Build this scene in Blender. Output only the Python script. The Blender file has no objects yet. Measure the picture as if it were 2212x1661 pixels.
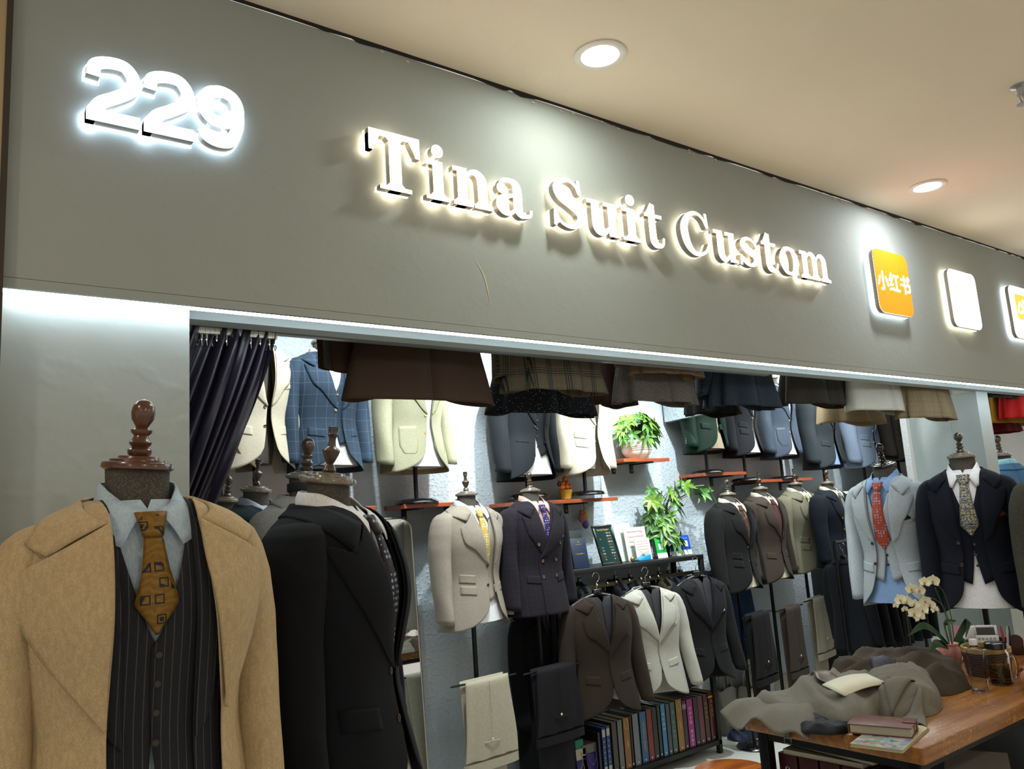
import bpy, math, random
import numpy as np
from mathutils import Vector, Matrix
PI = math.pi
C = bpy.context.scene.collection
sc = bpy.context.scene
random.seed(7)

# ------------------------------------------------------------ camera
CAM = np.array([0.0, 0.0, 1.6])
FOC = 1740.0
AX = np.array([[0.80141491, 0.04473253, 0.59643368], [-0.59454577, 0.16826559, 0.78625824], [-0.06518795, -0.9847262, 0.16144609]])
# rows: world X, Y, Z expressed in camera frame (right, down, forward)
def ray(px, py): return AX @ np.array([px - 1106.0, py - 830.5, FOC])
def atY(px, py, Y):
    d = ray(px, py); return CAM + d * ((Y - CAM[1]) / d[1])
def atZ(px, py, Z):
    d = ray(px, py); return CAM + d * ((Z - CAM[2]) / d[2])
def atX(px, py, X):
    d = ray(px, py); return CAM + d * ((X - CAM[0]) / d[0])
cd = bpy.data.cameras.new('camera'); cam = bpy.data.objects.new('camera', cd); C.objects.link(cam)
right, down, fwd = AX[:, 0], AX[:, 1], AX[:, 2]
m = Matrix(((right[0], -down[0], -fwd[0], CAM[0]), (right[1], -down[1], -fwd[1], CAM[1]), (right[2], -down[2], -fwd[2], CAM[2]), (0, 0, 0, 1)))
cam.matrix_world = m
cd.sensor_fit = 'HORIZONTAL'; cd.sensor_width = 36; cd.lens = FOC / 2212 * 36
cd.clip_start = 0.05; cd.clip_end = 60
sc.camera = cam

# ------------------------------------------------------------ world, exposure, lights
sc.view_settings.view_transform = 'Standard'; sc.view_settings.look = 'None'
sc.view_settings.exposure = 0.0; sc.view_settings.gamma = 1.0; sc.view_settings.use_curve_mapping = False
w = bpy.data.worlds.new('world'); sc.world = w; w.use_nodes = True
w.node_tree.nodes['Background'].inputs[0].default_value = (1.0, 0.93, 0.84, 1)
w.node_tree.nodes['Background'].inputs[1].default_value = 0.62
sc.cycles.max_bounces = 8
CEIL = 2.95      # corridor ceiling
FY = 1.87        # plane of the shop fascia
WY = 4.0         # back wall of the shop
def spot(loc, aim, energy, col, size=60, blend=0.6, rad=0.05):
    l = bpy.data.lights.new('spot_light', 'SPOT'); l.energy = energy; l.color = col; l.spot_size = math.radians(size); l.spot_blend = blend; l.shadow_soft_size = rad
    o = bpy.data.objects.new('spot_light', l); C.objects.link(o); o.location = loc
    o.rotation_euler = (Vector(aim) - Vector(loc)).to_track_quat('-Z', 'Y').to_euler(); return o
def area(loc, rot, sx, sy, energy, col):
    l = bpy.data.lights.new('area_light', 'AREA'); l.shape = 'RECTANGLE'; l.size = sx; l.size_y = sy; l.energy = energy; l.color = col
    o = bpy.data.objects.new('area_light', l); C.objects.link(o); o.location = loc; o.rotation_euler = rot; return o
DL1 = atZ(1296, 118, CEIL); DL2 = atZ(2003, 402, CEIL)
WARM = (1.0, 0.90, 0.76); COOL = (0.86, 0.96, 1.0); NEUT = (0.95, 1.0, 0.93)
# corridor downlights: the two in view and the rest of their grid behind and beside the camera
def disk(p, e, c):
    o = area((p[0], p[1], CEIL - 0.012), (0, 0, 0), .11, .11, e, c); o.data.shape = 'DISK'; return o
for p, e, c in ((DL1, 5.5, NEUT), (DL2, 7, (0.9, 0.95, 1.0))): disk(p, e, c)
for p, e in (((-0.9, 0.9), 22), ((0.9, -1.6), 46), ((3.4, -1.4), 46), ((-1.6, -1.2), 30), ((5.6, -0.6), 40), ((7.6, 1.0), 40)):
    disk(p, e * .36, WARM)
# shop track spots, hung behind the fascia and aimed at the wall row; the last is added to brighten the ice blue suit
for x, y, ax, ay, az, e, s in ((1.55, 3.1, 1.6, 3.95, 2.1, 60, 70), (2.72, 3.2, 2.68, 4.0, 2.2, 170, 62), (3.5, 3.15, 3.52, 3.95, 2.25, 330, 54), (4.6, 3.0, 4.8, 4.0, 2.1, 70, 66),
                              (5.7, 3.1, 5.9, 4.0, 2.2, 120, 72), (2.15, 2.9, 2.4, 3.9, 1.55, 130, 60), (5.2, 2.9, 5.4, 3.9, 1.4, 110, 66), (6.8, 3.2, 6.8, 4.0, 2.0, 100, 72), (3.8, 2.75, 3.95, 3.9, 1.6, 230, 70), (3.5, 2.35, 4.5, 2.15, 1.35, 85, 62)):
    spot((x, y, 2.86), (ax, ay, az), e, COOL, s, 0.6, 0.03)
area((3.9, 2.9, 2.9), (0, 0, 0), 5.0, 1.3, 110, (0.9, 0.98, 1.0))

# ------------------------------------------------------------ materials
def lin(h):
    h = h.lstrip('#'); r = [int(h[i:i + 2], 16) / 255 for i in (0, 2, 4)]
    return tuple([(c / 12.92 if c <= 0.04045 else ((c + 0.055) / 1.055) ** 2.4) for c in r] + [1.0])
class NT:
    def __init__(s, name):
        s.m = bpy.data.materials.new(name); s.m.use_nodes = True; s.t = s.m.node_tree; s.b = s.t.nodes['Principled BSDF']; s._o = None
    def n(s, ty, **k):
        x = s.t.nodes.new(ty)
        for a, v in k.items(): setattr(x, a, v)
        return x
    def l(s, a, b): s.t.links.new(a, b)
    def obj(s):
        if s._o is None: s._o = s.n('ShaderNodeTexCoord').outputs['Object']
        return s._o
    def scaled(s, sc3):
        mp = s.n('ShaderNodeMapping'); s.l(s.obj(), mp.inputs[0]); mp.inputs['Scale'].default_value = sc3; return mp.outputs[0]
    def noise(s, scale, detail=2, sc3=None, rough=0.5):
        x = s.n('ShaderNodeTexNoise'); x.inputs['Scale'].default_value = scale; x.inputs['Detail'].default_value = detail; x.inputs['Roughness'].default_value = rough
        s.l(s.scaled(sc3) if sc3 else s.obj(), x.inputs['Vector']); return x.outputs[0]
    def math(s, op, a, b=None, c=None):
        x = s.n('ShaderNodeMath', operation=op)
        for i, v in enumerate((a, b, c)):
            if v is None: continue
            if isinstance(v, (int, float)): x.inputs[i].default_value = v
            else: s.l(v, x.inputs[i])
        return x.outputs[0]
    def mix(s, f, a, b):
        x = s.n('ShaderNodeMix', data_type='RGBA')
        for i, v in ((0, f), (6, a), (7, b)):
            if isinstance(v, (int, float)): x.inputs[i].default_value = v
            elif isinstance(v, tuple): x.inputs[i].default_value = v
            else: s.l(v, x.inputs[i])
        return x.outputs[2]
    def ramp(s, f, a, b):
        x = s.n('ShaderNodeMapRange'); s.l(f, x.inputs[0]); x.inputs[1].default_value = a; x.inputs[2].default_value = b; return x.outputs[0]
    def bump(s, h, strength, dist):
        x = s.n('ShaderNodeBump'); x.inputs['Strength'].default_value = strength; x.inputs['Distance'].default_value = dist
        s.l(h, x.inputs['Height']); s.l(x.outputs[0], s.b.inputs['Normal'])
    def sep(s):
        x = s.n('ShaderNodeSeparateXYZ'); s.l(s.obj(), x.inputs[0]); return x.outputs
    def stripes(s, co, period, width, off=0.0):
        f = s.math('FRACT', s.math('MULTIPLY_ADD', co, 1.0 / period, off + 50.0)); return s.math('LESS_THAN', f, width)
MC = {}
def mat(name, col, rough=0.5, metal=0.0, spec=0.5, emit=0.0, emcol=None, alpha=None, trans=0.0, ior=1.45, bump=None, vary=0.0, coat=0.0):
    if name in MC: return MC[name]
    t = NT(name); b = t.b
    c = lin(col) if isinstance(col, str) else col
    b.inputs['Base Color'].default_value = c; b.inputs['Roughness'].default_value = rough; b.inputs['Metallic'].default_value = metal
    b.inputs['Specular IOR Level'].default_value = spec; b.inputs['Coat Weight'].default_value = coat
    if trans: b.inputs['Transmission Weight'].default_value = trans; b.inputs['IOR'].default_value = ior
    if emit: b.inputs['Emission Color'].default_value = lin(emcol) if emcol else c; b.inputs['Emission Strength'].default_value = emit
    if vary:
        f = t.noise(9, 4); d = tuple([x * (1 - vary) for x in c[:3]] + [1]); t.l(t.mix(t.ramp(f, .3, .7), d, c), b.inputs['Base Color'])
    if bump: t.bump(t.noise(bump[0], 3), bump[1], bump[2])
    MC[name] = t.m; return t.m
def fabric(name, col, kind='plain', c2=None, c3=None, rough=0.85, weave=900, scale=1.0):
    """woven cloth; checks and stripes follow the garment's own coordinates"""
    if name in MC: return MC[name]
    t = NT(name); b = t.b; c = lin(col); X, Y, Z = t.sep()
    if kind == 'plain' or True:
        n1 = t.noise(260 * scale, 2, (1, 1, 0.35)); n2 = t.noise(7, 3)
        d = tuple([x * 0.88 for x in c[:3]] + [1]); e = tuple([min(1, x * 1.08) for x in c[:3]] + [1])
        cc = t.mix(t.ramp(n1, .3, .7), d, e)
    if kind == 'check':
        L = lin(c2); m1 = t.math('MAXIMUM', t.stripes(X, 0.055, 0.035), t.stripes(Z, 0.062, 0.03)); cc = t.mix(t.math('MULTIPLY', m1, 0.6), cc, L)
        m2 = t.math('MAXIMUM', t.stripes(X, 0.055, 0.03, .5), t.stripes(Z, 0.062, 0.03, .5)); cc = t.mix(t.math('MULTIPLY', m2, 0.35), cc, lin(c3 or c2))
    if kind == 'glen':
        bx = t.stripes(X, 0.075, 0.33); bz = t.stripes(Z, 0.085, 0.33)
        fx = t.stripes(X, 0.0095, 0.5); fz = t.stripes(Z, 0.0095, 0.5)
        mk = t.math('MAXIMUM', t.math('MULTIPLY', bx, fx), t.math('MULTIPLY', bz, fz)); cc = t.mix(t.math('MULTIPLY', mk, 0.78), cc, lin(c2))
        if c3: cc = t.mix(t.math('MULTIPLY', t.stripes(X, 0.075, 0.03, .35), .7), cc, lin(c3))
    if kind == 'pin':
        cc = t.mix(t.math('MULTIPLY', t.stripes(X, 0.014, 0.09), 0.28), cc, lin(c2))
    if kind == 'speck':
        v = t.n('ShaderNodeTexVoronoi'); v.inputs['Scale'].default_value = 95; t.l(t.obj(), v.inputs['Vector'])
        cc = t.mix(t.math('LESS_THAN', v.outputs['Distance'], 0.16), cc, lin(c2))
    if kind == 'tweed':
        cc = t.mix(t.ramp(t.noise(330, 3), .45, .62), cc, lin(c2))
    if kind == 'herring':
        zz = t.math('PINGPONG', X, 0.012); st = t.stripes(t.math('ADD', zz, Z), 0.0048, 0.5); cc = t.mix(t.math('MULTIPLY', st, 0.55), cc, lin(c2))
    if kind == 'twill':
        st = t.stripes(t.math('ADD', X, Z), 0.0042, 0.5); cc = t.mix(t.math('MULTIPLY', t.math('MULTIPLY', st, t.ramp(t.noise(240, 2), .3, .7)), 0.55), cc, lin(c2))
        cc = t.mix(t.math('MULTIPLY', t.ramp(t.noise(620, 2), .6, .72), .35), cc, lin('e8dcc4'))
    if kind == 'dots':
        v = t.n('ShaderNodeTexVoronoi'); v.inputs['Scale'].default_value = 75; v.inputs['Randomness'].default_value = 0.25; t.l(t.obj(), v.inputs['Vector'])
        cc = t.mix(t.math('LESS_THAN', v.outputs['Distance'], 0.3), cc, lin(c2))
    if kind == 'paisley':
        v = t.n('ShaderNodeTexVoronoi', distance='CHEBYCHEV'); v.inputs['Scale'].default_value = 34 * scale; v.inputs['Randomness'].default_value = 0.45; t.l(t.obj(), v.inputs['Vector'])
        D = v.outputs['Distance']; wv = t.n('ShaderNodeTexWave', wave_type='RINGS'); wv.inputs['Scale'].default_value = 26 * scale; wv.inputs['Distortion'].default_value = 9; wv.inputs['Detail Scale'].default_value = 1.4; t.l(t.obj(), wv.inputs['Vector'])
        cc = t.mix(t.math('MULTIPLY', t.ramp(wv.outputs[0], .55, .75), .6), cc, lin(c3 or c2)); 
        cc = t.mix(t.math('MULTIPLY', t.math('LESS_THAN', D, 0.27), t.math('GREATER_THAN', D, 0.19)), cc, lin(c2)); cc = t.mix(t.math('LESS_THAN', D, 0.12), cc, lin(c2))
    t.l(cc, b.inputs['Base Color']); b.inputs['Roughness'].default_value = rough; b.inputs['Specular IOR Level'].default_value = 0.18
    b.inputs['Sheen Weight'].default_value = 0.02
    t.bump(t.math('ADD', t.noise(420 * scale, 2), t.math('MULTIPLY', n2, 0.5)), 0.25, 0.001)
    MC[name] = t.m; return t.m
def wall_mat(name, col, big=0.4, fine=0.5, rough=0.75, fs=60, mottled=0.07):
    if name in MC: return MC[name]
    t = NT(name); c = lin(col); d = tuple([x * (1 - mottled) for x in c[:3]] + [1])
    t.l(t.mix(t.ramp(t.noise(1.7, 4), .35, .65), d, c), t.b.inputs['Base Color']); t.b.inputs['Roughness'].default_value = rough; t.b.inputs['Specular IOR Level'].default_value = 0.3
    h = t.math('ADD', t.math('MULTIPLY', t.noise(6, 4, None, .6), big * 3), t.math('MULTIPLY', t.ramp(t.noise(fs, 2), .5, .7), fine)); t.bump(h, 0.5, 0.006)
    MC[name] = t.m; return t.m
def wood(name, c1, c2, rough=0.35, sc3=(1, 12, 12), worn=None, coat=0.2):
    if name in MC: return MC[name]
    t = NT(name); wv = t.noise(3.5, 6, sc3, .62); cc = t.mix(t.ramp(wv, .35, .65), lin(c1), lin(c2))
    if worn:
        a = t.ramp(t.noise(2.6, 3), .48, .60); bq = t.ramp(t.noise(70, 6, (1, 1.6, 1), .85), .56, .60); cc = t.mix(t.math('MULTIPLY', t.math('MULTIPLY', a, bq), .8), cc, lin(worn))
    t.l(cc, t.b.inputs['Base Color']); t.b.inputs['Roughness'].default_value = rough; t.b.inputs['Coat Weight'].default_value = coat; t.b.inputs['Coat Roughness'].default_value = .15
    t.bump(wv, .15, .002); MC[name] = t.m; return t.m

# ------------------------------------------------------------ mesh helpers
def link(name, me, m=None, parent=None, smooth=True):
    if m is not None: me.materials.append(m)
    if smooth:
        for p in me.polygons: p.use_smooth = True
    o = bpy.data.objects.new(name, me); C.objects.link(o)
    if parent is not None: o.parent = parent
    return o
def mk(name, vs, fs, m, parent=None, smooth=True):
    me = bpy.data.meshes.new(name); me.from_pydata([tuple(map(float, v)) for v in vs], [], fs); me.update()
    return link(name, me, m, parent, smooth)
class MB:
    def __init__(s): s.v = []; s.f = []
    def add(s, vs, fs):
        k = len(s.v); s.v += [tuple(map(float, v)) for v in vs]; s.f += [tuple(i + k for i in f) for f in fs]; return s
    def box(s, x0, x1, y0, y1, z0, z1, M=None):
        v = [(x0, y0, z0), (x1, y0, z0), (x1, y1, z0), (x0, y1, z0), (x0, y0, z1), (x1, y0, z1), (x1, y1, z1), (x0, y1, z1)]
        if M is not None: v = [M @ Vector(p) for p in v]
        return s.add(v, [(3, 2, 1, 0), (4, 5, 6, 7), (0, 1, 5, 4), (1, 2, 6, 5), (2, 3, 7, 6), (3, 0, 4, 7)])
    def lathe(s, prof, n=24, M=None):
        v = []; f = []
        for r, z in prof:
            for i in range(n):
                a = 2 * PI * i / n; v.append((r * math.cos(a), r * math.sin(a), z))
        for j in range(len(prof) - 1):
            for i in range(n): f.append((j * n + i, j * n + (i + 1) % n, (j + 1) * n + (i + 1) % n, (j + 1) * n + i))
        f.append(tuple(range(n))[::-1]); f.append(tuple(range((len(prof) - 1) * n, len(prof) * n)))
        if M is not None: v = [M @ Vector(p) for p in v]
        return s.add(v, f)
    def tube(s, pts, r, n=8, closed=False):
        pts = [Vector(p) for p in pts]; N = len(pts); v = []; f = []; up = None
        for i, p in enumerate(pts):
            d = (pts[(i + 1) % N] - pts[i - 1]) if closed else (pts[min(i + 1, N - 1)] - pts[max(i - 1, 0)])
            d = d.normalized() if d.length > 1e-9 else Vector((0, 0, 1))
            if up is None: up = Vector((0, 0, 1)) if abs(d.z) < .9 else Vector((1, 0, 0))
            a = (up - d * up.dot(d)).normalized(); b = d.cross(a); up = a; rr = r[i] if isinstance(r, (list, tuple)) else r
            for k in range(n): v.append(p + (a * math.cos(2 * PI * k / n) + b * math.sin(2 * PI * k / n)) * rr)
        for i in range(N if closed else N - 1):
            for k in range(n): f.append((i * n + k, i * n + (k + 1) % n, ((i + 1) % N) * n + (k + 1) % n, ((i + 1) % N) * n + k))
        if not closed: f.append(tuple(range(n))[::-1]); f.append(tuple(range((N - 1) * n, N * n)))
        return s.add(v, f)
    def ball(s, c, rx, ry=None, rz=None, n=12, M=None):
        ry = ry or rx; rz = rz or rx; prof = [(max(1e-4, math.sin(PI * j / n)), -math.cos(PI * j / n)) for j in range(n + 1)]
        T = Matrix.Translation(Vector(c)) @ Matrix.Diagonal((rx, ry, rz, 1)); 
        if M is not None: T = M @ T
        return s.lathe(prof, n * 2, T)
    def build(s, name, m, parent=None, smooth=True, bevel=0, seg=2):
        o = mk(name, s.v, s.f, m, parent, smooth)
        if bevel:
            md = o.modifiers.new('bevel', 'BEVEL'); md.width = bevel; md.segments = seg; md.limit_method = 'ANGLE'
        if smooth and bevel == 0:
            md = o.modifiers.new('edge', 'EDGE_SPLIT'); md.split_angle = math.radians(42)
        return o
def box(name, x0, x1, y0, y1, z0, z1, m, parent=None, bevel=0.0): return MB().box(min(x0, x1), max(x0, x1), min(y0, y1), max(y0, y1), min(z0, z1), max(z0, z1)).build(name, m, parent, bevel > 0, bevel)
def tag(o, label=None, cat=None, group=None, kind=None):
    for k, v in (('label', label), ('category', cat), ('group', group), ('kind', kind)):
        if v: o[k] = v
    return o
def empty(name, loc, label, cat, group=None, rz=0, s=1.0):
    o = bpy.data.objects.new(name, None); C.objects.link(o); o.location = loc; o.rotation_euler = (0, 0, rz); o.scale = (s, s, s); o.empty_display_size = .05
    return tag(o, label, cat, group)
def struct(o): o['kind'] = 'structure'; return o
def copy_tree(o, parent=None):
    c = o.copy(); C.objects.link(c); c.parent = parent
    for ch in list(o.children): copy_tree(ch, c)
    return c
def cr(pts, n):
    """Catmull-Rom through pts, n samples"""
    P = [np.array(p, float) for p in pts]; P = [2 * P[0] - P[1]] + P + [2 * P[-1] - P[-2]]; out = []; m_ = len(P) - 3
    for i in range(n):
        t = i / (n - 1) * m_; k = min(int(t), m_ - 1); t -= k; a, b, c, d = P[k:k + 4]
        out.append(0.5 * ((2 * b) + (c - a) * t + (2 * a - 5 * b + 4 * c - d) * t * t + (3 * b - a - 3 * c + d) * t ** 3))
    return out
def text(s, size, m, parent, M, depth=0.001, name='lettering', align='CENTER', sx=1.0):
    cu = bpy.data.curves.new(name, 'FONT'); cu.body = s; cu.size = size; cu.extrude = depth; cu.align_x = align; cu.align_y = 'CENTER'
    o = bpy.data.objects.new(name, cu); C.objects.link(o); bpy.context.view_layer.update()
    dg = bpy.context.evaluated_depsgraph_get(); me = bpy.data.meshes.new_from_object(o.evaluated_get(dg)); bpy.data.objects.remove(o); bpy.data.curves.remove(cu)
    q = link(name, me, m, parent, False); q.matrix_local = M @ Matrix.Diagonal((sx, 1, 1, 1)); return q
FRONT = Matrix.Rotation(PI / 2, 4, 'X')   # flat XY lettering -> faces -Y
# ------------------------------------------------------------ the setting
M_FAS = wall_mat('fascia_paint', '9ca29d', .3, .10, .8, 25, .05); M_PIL = wall_mat('pillar_paint', 'adb6b4', .22, .2, .75, 14, .08)
M_WALL = wall_mat('textured_wallpaper', 'aeb8bd', .2, 1.2, .7, 55, .05); M_CEIL = wall_mat('ceiling_paint', 'eee2cc', .2, .1, .85, 25, .03); M_FLOOR = wall_mat('floor_tile', 'c9c8be', .1, .05, .28, 8, .10)
M_DARK = mat('dark_gap', '1c1a18', .8); M_BEIGE = wall_mat('neighbour_paint', 'b09a78', .2, .1)
L0 = 0.131
struct(box('floor', -4, 9.5, -4, WY + .2, -.06, 0, M_FLOOR))
struct(box('ceiling', -4, 9.5, -4, FY + .001, CEIL, CEIL + .05, M_CEIL)); struct(box('ceiling', -1, 9.5, FY + .18, WY + .1, 2.92, 2.98, M_CEIL))
def fascia():
    o = MB().box(L0, 9.5, FY, FY + .18, 2.15, CEIL - .012).build('wall_front', M_FAS, None, False); struct(o); return o
fascia()
# ragged dark joint between fascia and ceiling, with chips of old plaster
jb = MB(); x = L0; random.seed(3)
pv = []
while x < 9.4:
    pv.append((x, CEIL - .010 - random.random() ** 4 * .012)); x += random.uniform(.02, .12)
v = []; f = []
for i, (a, b) in enumerate(pv): v += [(a, FY - .002, CEIL + .001), (a, FY - .002, b)]
for i in range(len(pv) - 1): f.append((2 * i, 2 * i + 1, 2 * i + 3, 2 * i + 2))
jb.add(v, f); struct(jb.build('trim_1', M_DARK, None, False))
cb = MB()
for i in range(26):
    a = random.choice((.9, 1.55, 1.75, 2.3, 3.2, 3.9, 4.3)) + random.uniform(0, .22); s_ = random.uniform(.004, .014); zz = CEIL - .016 - random.random() * .012
    cb.add([(a, FY - .0025, zz), (a + s_, FY - .0025, zz - s_ * .3), (a + s_ * 1.3, FY - .0025, zz + s_ * .3), (a + s_ * .4, FY - .0025, zz + s_ * .5)], [(0, 1, 2, 3)])
struct(cb.build('trim_2', mat('plaster_chip', 'c8c0ac', .9), None, False))
struct(box('wall_left', -4, L0 - .004, FY - .02, FY + .14, 0, CEIL, M_BEIGE)); 
struct(box('trim_3', L0 - .006, L0 + .006, FY - .022, FY, 0, CEIL, mat('dark_seam', '3a3228', .8)))
struct(box('wall_pillar', L0 + .007, 0.515, FY + .045, FY + .2, 0, 2.15, M_PIL))
struct(box('wall_pillar', 4.82, 4.965, 2.03, 2.19, 0, 2.128, M_PIL)); struct(box('wall_right', 4.82, 4.90, 2.191, 2.43, 0, 2.92, M_PIL))
struct(box('wall_back', -.6, 9.5, WY, WY + .08, 0, 2.92, M_WALL)); struct(box('wall_side', -.6, -.5, FY + .2, WY, 0, 2.92, M_WALL)); 
struct(box('wall_neighbour', 6.3, 9.5, 3.2, 3.25, 0, 2.92, wall_mat('white_plaster', 'c9ccca', .3, .4)))
# underside step behind the light strip, and the curtain track
struct(box('trim_4', .515, 9.5, FY + .12, FY + .18, 2.128, 2.15, M_PIL))
struct(box('trim_5', L0, 9.5, FY, FY + .012, 2.128, 2.149, M_FAS))
# LED strips under the fascia, two lengths that butt together
M_LED = mat('led_diffuser', 'ffffff', .5, emit=22, emcol='e4f4ff'); M_ALU = mat('aluminium', 'b8bcc0', .35, .9)
xj = atY(1382, 738, FY + .03)[0]
for x0, x1, lb in ((L0 + .01, xj - .004, 'left length of white light strip under the grey fascia, ending above the brown jacket row'), (xj + .004, 9.4, 'right length of white light strip under the grey fascia, running out of frame')):
    o = box('light_strip', x0, x1, FY + .014, FY + .042, 2.134, 2.149, M_ALU); tag(o, lb, 'light strip', 'light strips under the fascia')
    box('diffuser', x0, x1, FY + .016, FY + .040, 2.128, 2.134, M_LED, o)
# ceiling downlights
M_DLE = mat('downlight_glow', 'ffffff', .5, emit=12, emcol='fffaf0'); M_WHITE = mat('white_enamel', 'e8e4dc', .4)
for (p, lb) in ((DL1, 'large round recessed downlight glowing in the ceiling above the shop name'), (DL2, 'smaller looking round downlight farther along the ceiling above the orange sign')):
    e = empty('ceiling_downlight', (p[0], p[1], CEIL), lb, 'ceiling light', 'round ceiling downlights')
    MB().lathe([(.078, 0), (.08, -.004), (.074, -.008), (.058, -.006), (.056, -.0005)], 40).build('trim_ring', M_WHITE, e)
    MB().lathe([(.0555, -.0006), (.055, -.005), (.001, -.006)], 40).build('lens', M_DLE, e)
p = atZ(2203, 185, CEIL); e = empty('fire_sprinkler', (p[0], p[1], CEIL), 'small metal sprinkler head hanging from the ceiling at the right edge', 'sprinkler')
MB().lathe([(.03, 0), (.03, -.004), (.012, -.01), (.01, -.03), (.014, -.032), (.014, -.036)], 16).build('body', M_ALU, e); MB().tube([(-.012, 0, -.034), (-.02, 0, -.05), (0, 0, -.066), (.02, 0, -.05), (.012, 0, -.034)], .0025).build('frame', M_ALU, e); MB().lathe([(.02, -.068), (.02, -.07), (.002, -.071)], 12).build('deflector', M_ALU, e)
# hairline scratch below the name
pa, pb = atY(1024, 556, FY), atY(1059, 657, FY); pm = atY(1046, 598, FY)
sv = []
for i, q_ in enumerate(cr([pa, pm, pb], 9)):
    wdt = .0022 * math.sin(PI * (i + .2) / 8.4); sv += [(q_[0] - wdt, FY - .0012, q_[2]), (q_[0] + wdt, FY - .0012, q_[2])]
struct(mk('trim_6', sv, [(2 * i, 2 * i + 2, 2 * i + 3, 2 * i + 1) for i in range(8)], mat('scratch_plaster', 'cfc8b0', .9), None, False))

# ------------------------------------------------------------ illuminated letters
def outline_stroke(pts, ws, n, infl):
    P = cr(pts, n); W = [x_[0] for x_ in cr([[w_] for w_ in ws], n)]; L = []; Rr = []
    for i in range(n):
        d = P[min(i + 1, n - 1)] - P[max(i - 1, 0)]; d = d / (np.linalg.norm(d) + 1e-9); nn = np.array([-d[1], d[0]]); hw = max(W[i], .001) / 2 + infl
        q_ = P[i].copy()
        if i == 0: q_ = q_ - d * infl
        if i == n - 1: q_ = q_ + d * infl
        L.append(q_ + nn * hw); Rr.append(q_ - nn * hw)
    return L, Rr
def prism(mb, prims, y0, y1, infl=0.0, caps=True, sides=True):
    for pr in prims:
        if pr[0] == 's':
            n = 2 if len(pr[1]) == 2 else pr[3] if len(pr) > 3 else 22
            if n == 2:
                A, B = np.array(pr[1][0], float), np.array(pr[1][1], float); d = (B - A) / np.linalg.norm(B - A); nn = np.array([-d[1], d[0]]); A = A - d * infl; B = B + d * infl
                L = [A + nn * (pr[2][0] / 2 + infl), B + nn * (pr[2][1] / 2 + infl)]; Rr = [A - nn * (pr[2][0] / 2 + infl), B - nn * (pr[2][1] / 2 + infl)]
            else: L, Rr = outline_stroke(pr[1], pr[2], n, infl)
            v = [(q_[0], y, q_[1]) for y in (y0, y1) for q_ in L + Rr]; k = 2 * n; f = []
            for i in range(n - 1):
                if caps: f += [(i, n + i, n + i + 1, i + 1), (k + i, k + i + 1, k + n + i + 1, k + n + i)]
                if sides: f += [(i, i + 1, k + i + 1, k + i), (n + i, k + n + i, k + n + i + 1, n + i + 1)]
            if sides: f += [(0, k, k + n, n), (n - 1, 2 * n - 1, k + 2 * n - 1, k + n - 1)]
        else:
            if pr[0] == 'c': O = [np.array((pr[1] + (pr[3] + infl) * math.cos(2 * PI * i / 32), pr[2] + (pr[4] + infl) * math.sin(2 * PI * i / 32))) for i in range(32)]
            else:
                Q = [np.array(q_, float) for q_ in pr[1]]; ce = sum(Q) / len(Q); O = []
                for i, q_ in enumerate(Q):
                    d1 = Q[i] - Q[i - 1]; d2 = Q[(i + 1) % len(Q)] - Q[i]; n1 = np.array([d1[1], -d1[0]]) / (np.linalg.norm(d1) + 1e-9); n2 = np.array([d2[1], -d2[0]]) / (np.linalg.norm(d2) + 1e-9)
                    if n1.dot(q_ - ce) < 0: n1 = -n1
                    if n2.dot(q_ - ce) < 0: n2 = -n2
                    b = n1 + n2; b = b / (np.linalg.norm(b) + 1e-9); O.append(q_ + b * infl * 1.2)
            n = len(O); v = [(q_[0], y, q_[1]) for y in (y0, y1) for q_ in O]; f = []
            if caps: f += [tuple(range(n)), tuple(range(n, 2 * n))[::-1]]
            if sides: f += [(i, (i + 1) % n, n + (i + 1) % n, n + i) for i in range(n)]
        mb.add(v, f)
    return mb
# glyph outlines: x from 0, cap height .168, x height .116 (metres)
S_ = .012   # serif thickness
def serif(x0, x1, z, th=S_, up=True):
    return ('p', [(x0, z), (x1, z), (x1, z + (th if up else -th)), (x0, z + (th if up else -th))])
def stem(xc, w_, z0, z1): return ('p', [(xc - w_ / 2, z0), (xc + w_ / 2, z0), (xc + w_ / 2, z1), (xc - w_ / 2, z1)])
def brk(xc, hw, z, s=1, r=.010):  # small bracket between stem and foot serif
    return [('p', [(xc - hw, z), (xc - hw - r, z), (xc - hw, z + s * r)]), ('p', [(xc + hw, z), (xc + hw + r, z), (xc + hw, z + s * r)])]
G = {}
G['T'] = [stem(.078, .036, 0, .168), serif(.030, .126, 0, .011), ('p', [(0, .168), (.156, .168), (.156, .152), (0, .152)]), ('p', [(0, .156), (.012, .108), (.0, .108)]), ('p', [(0, .112), (.013, .112), (.034, .155), (0, .155)]), ('p', [(.156, .112), (.143, .112), (.122, .155), (.156, .155)]),
          ('p', [(0, .108), (.013, .108), (.016, .12), (0, .12)]), ('p', [(.156, .108), (.143, .108), (.140, .12), (.156, .12)])] + brk(.078, .018, .011) + brk(.078, .018, .153, -1)
G['i'] = [stem(.041, .034, 0, .116), serif(0, .080, 0), serif(0, .04, .116, .013, False), ('c', .042, .147, .0195, .0195)] + brk(.041, .017, .012)
G['n'] = [stem(.030, .032, 0, .116), serif(0, .064, 0), serif(0, .03, .116, .013, False), ('s', [(.040, .082), (.055, .104), (.076, .109), (.094, .095), (.098, .07), (.098, 0)], [.006, .012, .020, .030, .032, .032]), serif(.070, .132, 0)] + brk(.030, .016, .012) + brk(.098, .016, .012)
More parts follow.
